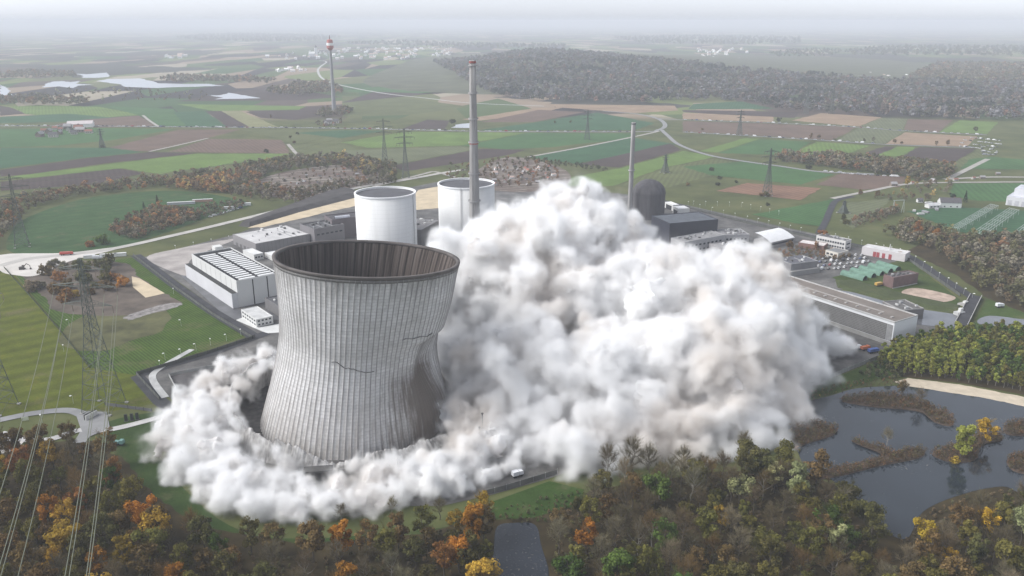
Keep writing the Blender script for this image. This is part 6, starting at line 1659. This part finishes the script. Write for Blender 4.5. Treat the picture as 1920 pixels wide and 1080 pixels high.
MAIN, RING = [], []
def seeds():
    S = MAIN                                                    # (centre, radius)
    main = [(1098, 386, 560, 15), (1060, 402, 555, 17), (1128, 402, 562, 12), (1010, 418, 540, 17), (950, 436, 530, 15), (895, 452, 520, 12),
            (840, 458, 515, 9), (1165, 455, 555, 15), (1198, 490, 545, 12), (1240, 515, 535, 12), (1110, 460, 530, 27), (1030, 480, 500, 27), (950, 500, 490, 26), (890, 520, 480, 23),
            (1420, 497, 500, 14), (1390, 515, 490, 18), (1330, 530, 510, 15), (1285, 528, 520, 15), (1432, 535, 480, 13), (1470, 605, 470, 14),
            (1515, 622, 480, 9), (1548, 642, 480, 7), (1500, 665, 450, 12), (1465, 690, 430, 16), (1420, 620, 450, 25), (1350, 600, 460, 27),
            (1260, 580, 470, 30), (1170, 560, 480, 32), (1080, 570, 480, 30), (980, 590, 470, 30), (900, 600, 470, 22),
            (1445, 765, 400, 14), (1420, 825, 375, 10), (1380, 780, 385, 18), (1300, 790, 380, 18), (1230, 785, 375, 18), (1150, 795, 365, 16),
            (1095, 850, 345, 9), (1080, 885, 338, 5.5), (1050, 835, 350, 10), (1350, 700, 410, 25), (1250, 690, 410, 27), (1150, 690, 410, 27),
            (1060, 705, 400, 20), (985, 730, 395, 13), (905, 690, 425, 14), (880, 735, 410, 9), (862, 660, 445, 13), (940, 780, 375, 9), (965, 660, 430, 16),
            (1290, 862, 352, 10), (1380, 852, 358, 10), (1440, 838, 365, 9), (1230, 850, 355, 11), (1160, 868, 345, 9), (1480, 785, 395, 9), (1575, 650, 480, 7), (1535, 690, 440, 8), (1490, 728, 415, 10),
            (1010, 800, 368, 10), (985, 850, 352, 6), (930, 740, 400, 12), (900, 700, 425, 13), (1010, 760, 385, 12), (870, 700, 420, 9), (1120, 905, 333, 5), (850, 560, 500, 16), (830, 500, 510, 12)]
    for x, y, Y, r in main:
        p = AT(x, y, Y)
        S.append((p, r, 2))
        if p.z > r * 1.1:
            S.append((Vector((p.x, p.y, p.z * .45)), r * 1.05, 0))
    ring = [(505, 668, 6), (470, 680, 7), (430, 700, 8), (385, 722, 8), (345, 755, 8), (315, 795, 8.5), (312, 838, 8), (345, 875, 8), (395, 905, 8), (440, 930, 8), (500, 945, 7.5), (555, 955, 7),
            (615, 948, 7), (680, 942, 6.5), (740, 930, 6.5), (800, 915, 6.5), (860, 902, 6.5), (910, 886, 6), (955, 872, 5), (375, 800, 10), (400, 850, 9), (440, 888, 7.5),
            (510, 918, 6.5), (570, 928, 6), (640, 915, 7), (700, 900, 7.5), (765, 886, 8), (820, 874, 8.5), (880, 858, 8.5), (925, 842, 8), (860, 820, 8), (390, 760, 9), (412, 800, 7),
            (845, 775, 10), (875, 795, 9), (905, 820, 9), (675, 876, 4), (740, 872, 4.5), (940, 800, 8), (790, 855, 6), (690, 925, 7), (280, 810, 5), (300, 850, 5), (425, 835, 6), (480, 900, 6), (360, 830, 9), (476, 712, 4), (440, 742, 3.5), (500, 700, 4), (452, 806, 3.5), (492, 850, 3), (548, 872, 3), (612, 884, 3.5)]
    # falling curtains and jets of spray inside the cloud
    for x0, y0, x1, y1, Y, r0, r1 in ((985, 840, 925, 640, 372, 3.5, 5), (1005, 830, 950, 660, 376, 3, 4), (1090, 700, 1088, 585, 420, 3, 1.6), (1130, 720, 1132, 640, 405, 3, 2.2), (1060, 700, 1048, 640, 405, 2.5, 2)):
        for k in range(9):
            t = k / 8; S.append((AT(x0 + (x1 - x0) * t, y0 + (y1 - y0) * t, Y + 6 * t), r0 + (r1 - r0) * t, 1))
    for x, y, r in ring: RING.append((G(x, y, r * .6), r, 2))
    for x, y, z, r in ((430, 745, 15, 3.2), (455, 720, 17, 3.6), (485, 700, 17, 3.6), (515, 688, 16, 3.6), (425, 772, 12, 3.8), (470, 738, 6, 3.6), (446, 795, 11, 3.2), (478, 830, 9, 2.6), (530, 858, 8, 2.4)): RING.append((G(x, y, z), r, 1))
seeds()
def dust(S, label, vox, lo, hi, warps, crumple, kids, depth, fall, dens, heart):
    rr = random.Random(5)
    allS = []
    for p, r, lev in S:
        allS.append((p, r))
        if lev < 1: continue
        for k in range(kids):
            d = Vector((rr.gauss(0, 1), rr.gauss(-.35, 1), rr.gauss(.35, .8))).normalized()
            q, s = p + d * r * rr.uniform(.75, 1.0), r * rr.uniform(.28, .5)
            allS.append((q, s))
            for j in range(5):
                d2 = (d * .8 + Vector((rr.gauss(0, 1), rr.gauss(0, 1), rr.gauss(0, 1))).normalized()).normalized()
                allS.append((q + d2 * s * .9, s * rr.uniform(.3, .5)))
    lo, hi = np.array(lo), np.array(hi)
    n = ((hi - lo) / vox).astype(int)
    D = np.full(n, 30., np.float32)
    ax = [lo[i] + vox * np.arange(n[i]) for i in range(3)]
    kk = 1.4 * vox
    for p, r in allS:
        i0 = [max(0, int((p[i] - r - 9 - lo[i]) / vox)) for i in range(3)]
        i1 = [min(n[i], int((p[i] + r + 9 - lo[i]) / vox) + 2) for i in range(3)]
        if min(b - a for a, b in zip(i0, i1)) <= 0: continue
        X, Y, Z = (ax[i][i0[i]:i1[i]].astype(np.float32) for i in range(3))
        d = np.sqrt((X - p[0])[:, None, None] ** 2 + (Y - p[1])[None, :, None] ** 2 + (Z - p[2])[None, None, :] ** 2) - r
        v = D[i0[0]:i1[0], i0[1]:i1[1], i0[2]:i1[2]]
        h = np.clip(.5 + .5 * (v - d) / kk, 0, 1)
        v[...] = v * (1 - h) + d * h - kk * h * (1 - h)
    w = lambda m, sd_: value_noise(n, m / vox, np.random.default_rng(sd_))
    # turbulence: the whole field is sheared along swirling offsets, then crumpled at falling sizes
    def warp(Fd, offs):
        g = np.meshgrid(*[np.arange(k, dtype=np.float32) for k in Fd.shape], indexing='ij')
        ii, ff = [], []
        for a in range(3):
            q = np.clip(g[a] + offs[a] / vox, 0, Fd.shape[a] - 1.001); i = q.astype(np.int32); ii.append(i); ff.append(q - i)
        del g
        st = (Fd.shape[1] * Fd.shape[2], Fd.shape[2], 1)
        base = ii[0] * st[0] + ii[1] * st[1] + ii[2]; fl = Fd.ravel(); out = np.zeros_like(Fd)
        for c in range(8):
            k = [(c >> a) & 1 for a in range(3)]
            wt = 1.0
            for a in range(3): wt = wt * (ff[a] if k[a] else 1 - ff[a])
            out += wt * fl[base + sum(k[a] * st[a] for a in range(3))]
        return out
    D = warp(D, [sum(w(m, int(30 + 10 * q + a)) * amp for q, (m, amp) in enumerate(warps[:2])) for a in range(3)])
    for m, a, sd_ in crumple:
        D += a * (np.abs(w(m, sd_)) * 2 - .6)
    D = warp(D, [w(warps[2][0], 50 + a) * warps[2][1] for a in range(3)])
    # solid heart of the cloud
    C = D + heart
    body = C < 0
    keep = C < -depth
    for _ in range(120):                                       # only the connected heart, no loose lumps
        g = keep.copy()
        for a in range(3):
            s0, s1 = [slice(None)] * 3, [slice(None)] * 3
            s0[a], s1[a] = slice(1, None), slice(None, -1)
            g[tuple(s0)] |= keep[tuple(s1)]; g[tuple(s1)] |= keep[tuple(s0)]
        g &= body
        if (g == keep).all(): break
        keep = g
    C[body & ~keep] = .5
    V, Q = surface_nets(C, lo, vox)
    t = NT('dust')
    n1 = t.noise(.028, 5, .6)
    n2 = t.noise(.012, 3, .5)
    c = t.ramp(t.math('ADD', t.math('MULTIPLY', n1, .5), t.math('MULTIPLY', n2, .5)), [(.38, (.55, .50, .455)), (.46, (.78, .755, .735)), (.54, (.88, .88, .88))])
    t.col(c).rough(1, 0)
    tr = t.n.new('ShaderNodeBsdfTranslucent'); mx = t.n.new('ShaderNodeMixShader'); mx.inputs[0].default_value = .25
    t.l.new(c, tr.inputs[0]); t.l.new(t.b.outputs[0], mx.inputs[1]); t.l.new(tr.outputs[0], mx.inputs[2]); t.l.new(mx.outputs[0], t.out.inputs[0])
    core = np_mesh('dust_cloud', V, Q, t.m, smooth=True)
    tag(core, label, 'dust cloud', kind='stuff')
    # its thin outer veil: a density grid, drawn as a volume
    sub = D
    den = np.clip((fall * .45 - sub) / fall, 0, 1) ** 1.6
    den *= np.clip(.6 + .9 * w(8, 8), .1, 1.5)
    den += .012 * np.clip((1.8 * fall - sub) / (1.8 * fall), 0, 1) * np.clip(w(14, 9) * 2.2, 0, 1)          # thin drifting wisps
    den[..., :2] *= .3
    sn = sub.shape; sv = vox
    me = bpy.data.meshes.new('dust_veil')
    me.vertices.add(den.size)
    at = me.attributes.new('dens', 'FLOAT', 'POINT'); at.data.foreach_set('value', den.astype(np.float32).ravel())
    ob = bpy.data.objects.new('dust_veil', me); COL.objects.link(ob)
    ob.parent = core
    gt = bpy.data.node_groups.new('dust_grid', 'GeometryNodeTree')
    gt.interface.new_socket('Geometry', in_out='INPUT', socket_type='NodeSocketGeometry')
    gt.interface.new_socket('Geometry', in_out='OUTPUT', socket_type='NodeSocketGeometry')
    N, L = gt.nodes, gt.links
    gi, go = N.new('NodeGroupInput'), N.new('NodeGroupOutput')
    pos = N.new('GeometryNodeInputPosition')
    sub_ = N.new('ShaderNodeVectorMath'); sub_.operation = 'SUBTRACT'; sub_.inputs[1].default_value = lo
    div = N.new('ShaderNodeVectorMath'); div.operation = 'DIVIDE'; div.inputs[1].default_value = (sv, sv, sv)
    sep = N.new('ShaderNodeSeparateXYZ')
    L.new(pos.outputs[0], sub_.inputs[0]); L.new(sub_.outputs[0], div.inputs[0]); L.new(div.outputs[0], sep.inputs[0])
    def mt(op, a, b):
        q = N.new('ShaderNodeMath'); q.operation = op
        for s_, v in zip(q.inputs, (a, b)):
            if isinstance(v, bpy.types.NodeSocket): L.new(v, s_)
            else: s_.default_value = v
        return q.outputs[0]
    r3 = []
    for i in range(3):
        f = mt('FLOOR', mt('ADD', sep.outputs[i], .5), 0)
        r3.append(mt('MINIMUM', mt('MAXIMUM', f, 0), sn[i] - 1))
    # the index goes past float precision, so it is summed in integers
    def ii(op, a, b):
        q = N.new('FunctionNodeIntegerMath'); q.operation = op
        for s_, v in zip(q.inputs, (a, b)):
            if isinstance(v, bpy.types.NodeSocket): L.new(v, s_)
            else: s_.default_value = v
        return q.outputs[0]
    index = ii('ADD', ii('MULTIPLY', ii('ADD', ii('MULTIPLY', r3[0], sn[1]), r3[1]), sn[2]), r3[2])
    si = N.new('GeometryNodeSampleIndex'); si.data_type = 'FLOAT'; si.domain = 'POINT'
    na = N.new('GeometryNodeInputNamedAttribute'); na.data_type = 'FLOAT'; na.inputs[0].default_value = 'dens'
    L.new(gi.outputs[0], si.inputs['Geometry'])
    L.new(na.outputs[0], si.inputs['Value']); L.new(index, si.inputs['Index'])
    vc = N.new('GeometryNodeVolumeCube')
    vc.inputs['Min'].default_value = lo; vc.inputs['Max'].default_value = lo + sv * (np.array(sn) - 1)
    for nm, v in zip(('Resolution X', 'Resolution Y', 'Resolution Z'), sn): vc.inputs[nm].default_value = v
    L.new(si.outputs[0], vc.inputs['Density'])
    vm = bpy.data.materials.new('dust_veil'); vm.use_nodes = True
    vn, vl = vm.node_tree.nodes, vm.node_tree.links
    vn.remove(vn['Principled BSDF'])
    pv = vn.new('ShaderNodeVolumePrincipled')
    tx = vn.new('ShaderNodeTexNoise'); tx.inputs['Scale'].default_value = .022; tx.inputs['Detail'].default_value = 2
    tcv = vn.new('ShaderNodeTexCoord'); vl.new(tcv.outputs['Object'], tx.inputs['Vector'])
    rp = vn.new('ShaderNodeValToRGB'); rp.color_ramp.elements[0].position = .34; rp.color_ramp.elements[0].color = (.925, .90, .872, 1)
    rp.color_ramp.elements[1].position = .50; rp.color_ramp.elements[1].color = (.974, .972, .969, 1)
    vl.new(tx.outputs[0], rp.inputs[0]); vl.new(rp.outputs[0], pv.inputs['Color']); pv.inputs['Density'].default_value = dens
    pv.inputs['Anisotropy'].default_value = 0.0
    vl.new(pv.outputs[0], vn['Material Output'].inputs['Volume'])
    sm = N.new('GeometryNodeSetMaterial'); sm.inputs['Material'].default_value = vm
    L.new(vc.outputs[0], sm.inputs[0]); L.new(sm.outputs[0], go.inputs[0])
    md = ob.modifiers.new('grid', 'NODES'); md.node_group = gt
    me.materials.append(vm)
    return core
dust(MAIN, 'huge billowing white dust cloud rolling over the plant beside the cooling tower', 1.0, [-146., 304., -4.], [242., 630., 112.], [(26, 5.5), (11, 3.0), (5, 1.6)],
     ((22, 1.5, 2), (11, 1.9, 3), (6, 1.7, 4), (3.2, 1.6, 5)), 11, 6, 4.6, .60, 5.4)
dust(RING, 'low white dust rolling outwards round the foot of the collapsing tower', .72, [-180., 296., -2.], [8., 482., 27.], [(12, 2.6), (5.5, 1.6), (2.6, .8)],
     ((10, 1.3, 12), (5, 1.5, 13), (2.8, 1.1, 14), (1.7, .7, 15)), 10, 2.2, 3.2, .75, 2.8)
# ---------------------------------------------------------------- haze over the plain
def haze():
    b = MB(); b.box((0, 18000, -1.5), (70000, 50000, 230.0))
    m = bpy.data.materials.new('haze'); m.use_nodes = True
    n, l = m.node_tree.nodes, m.node_tree.links
    n.remove(n['Principled BSDF'])
    pv = n.new('ShaderNodeVolumePrincipled')
    pv.inputs['Color'].default_value = (.82, .85, .92, 1)
    pv.inputs['Density'].default_value = HAZE
    pv.inputs['Anisotropy'].default_value = 0.0
    l.new(pv.outputs[0], n['Material Output'].inputs['Volume'])
    o = b.build('haze', m)
    tag(o, 'pale grey haze lying over the whole plain to the horizon', 'haze', kind='stuff')
haze()
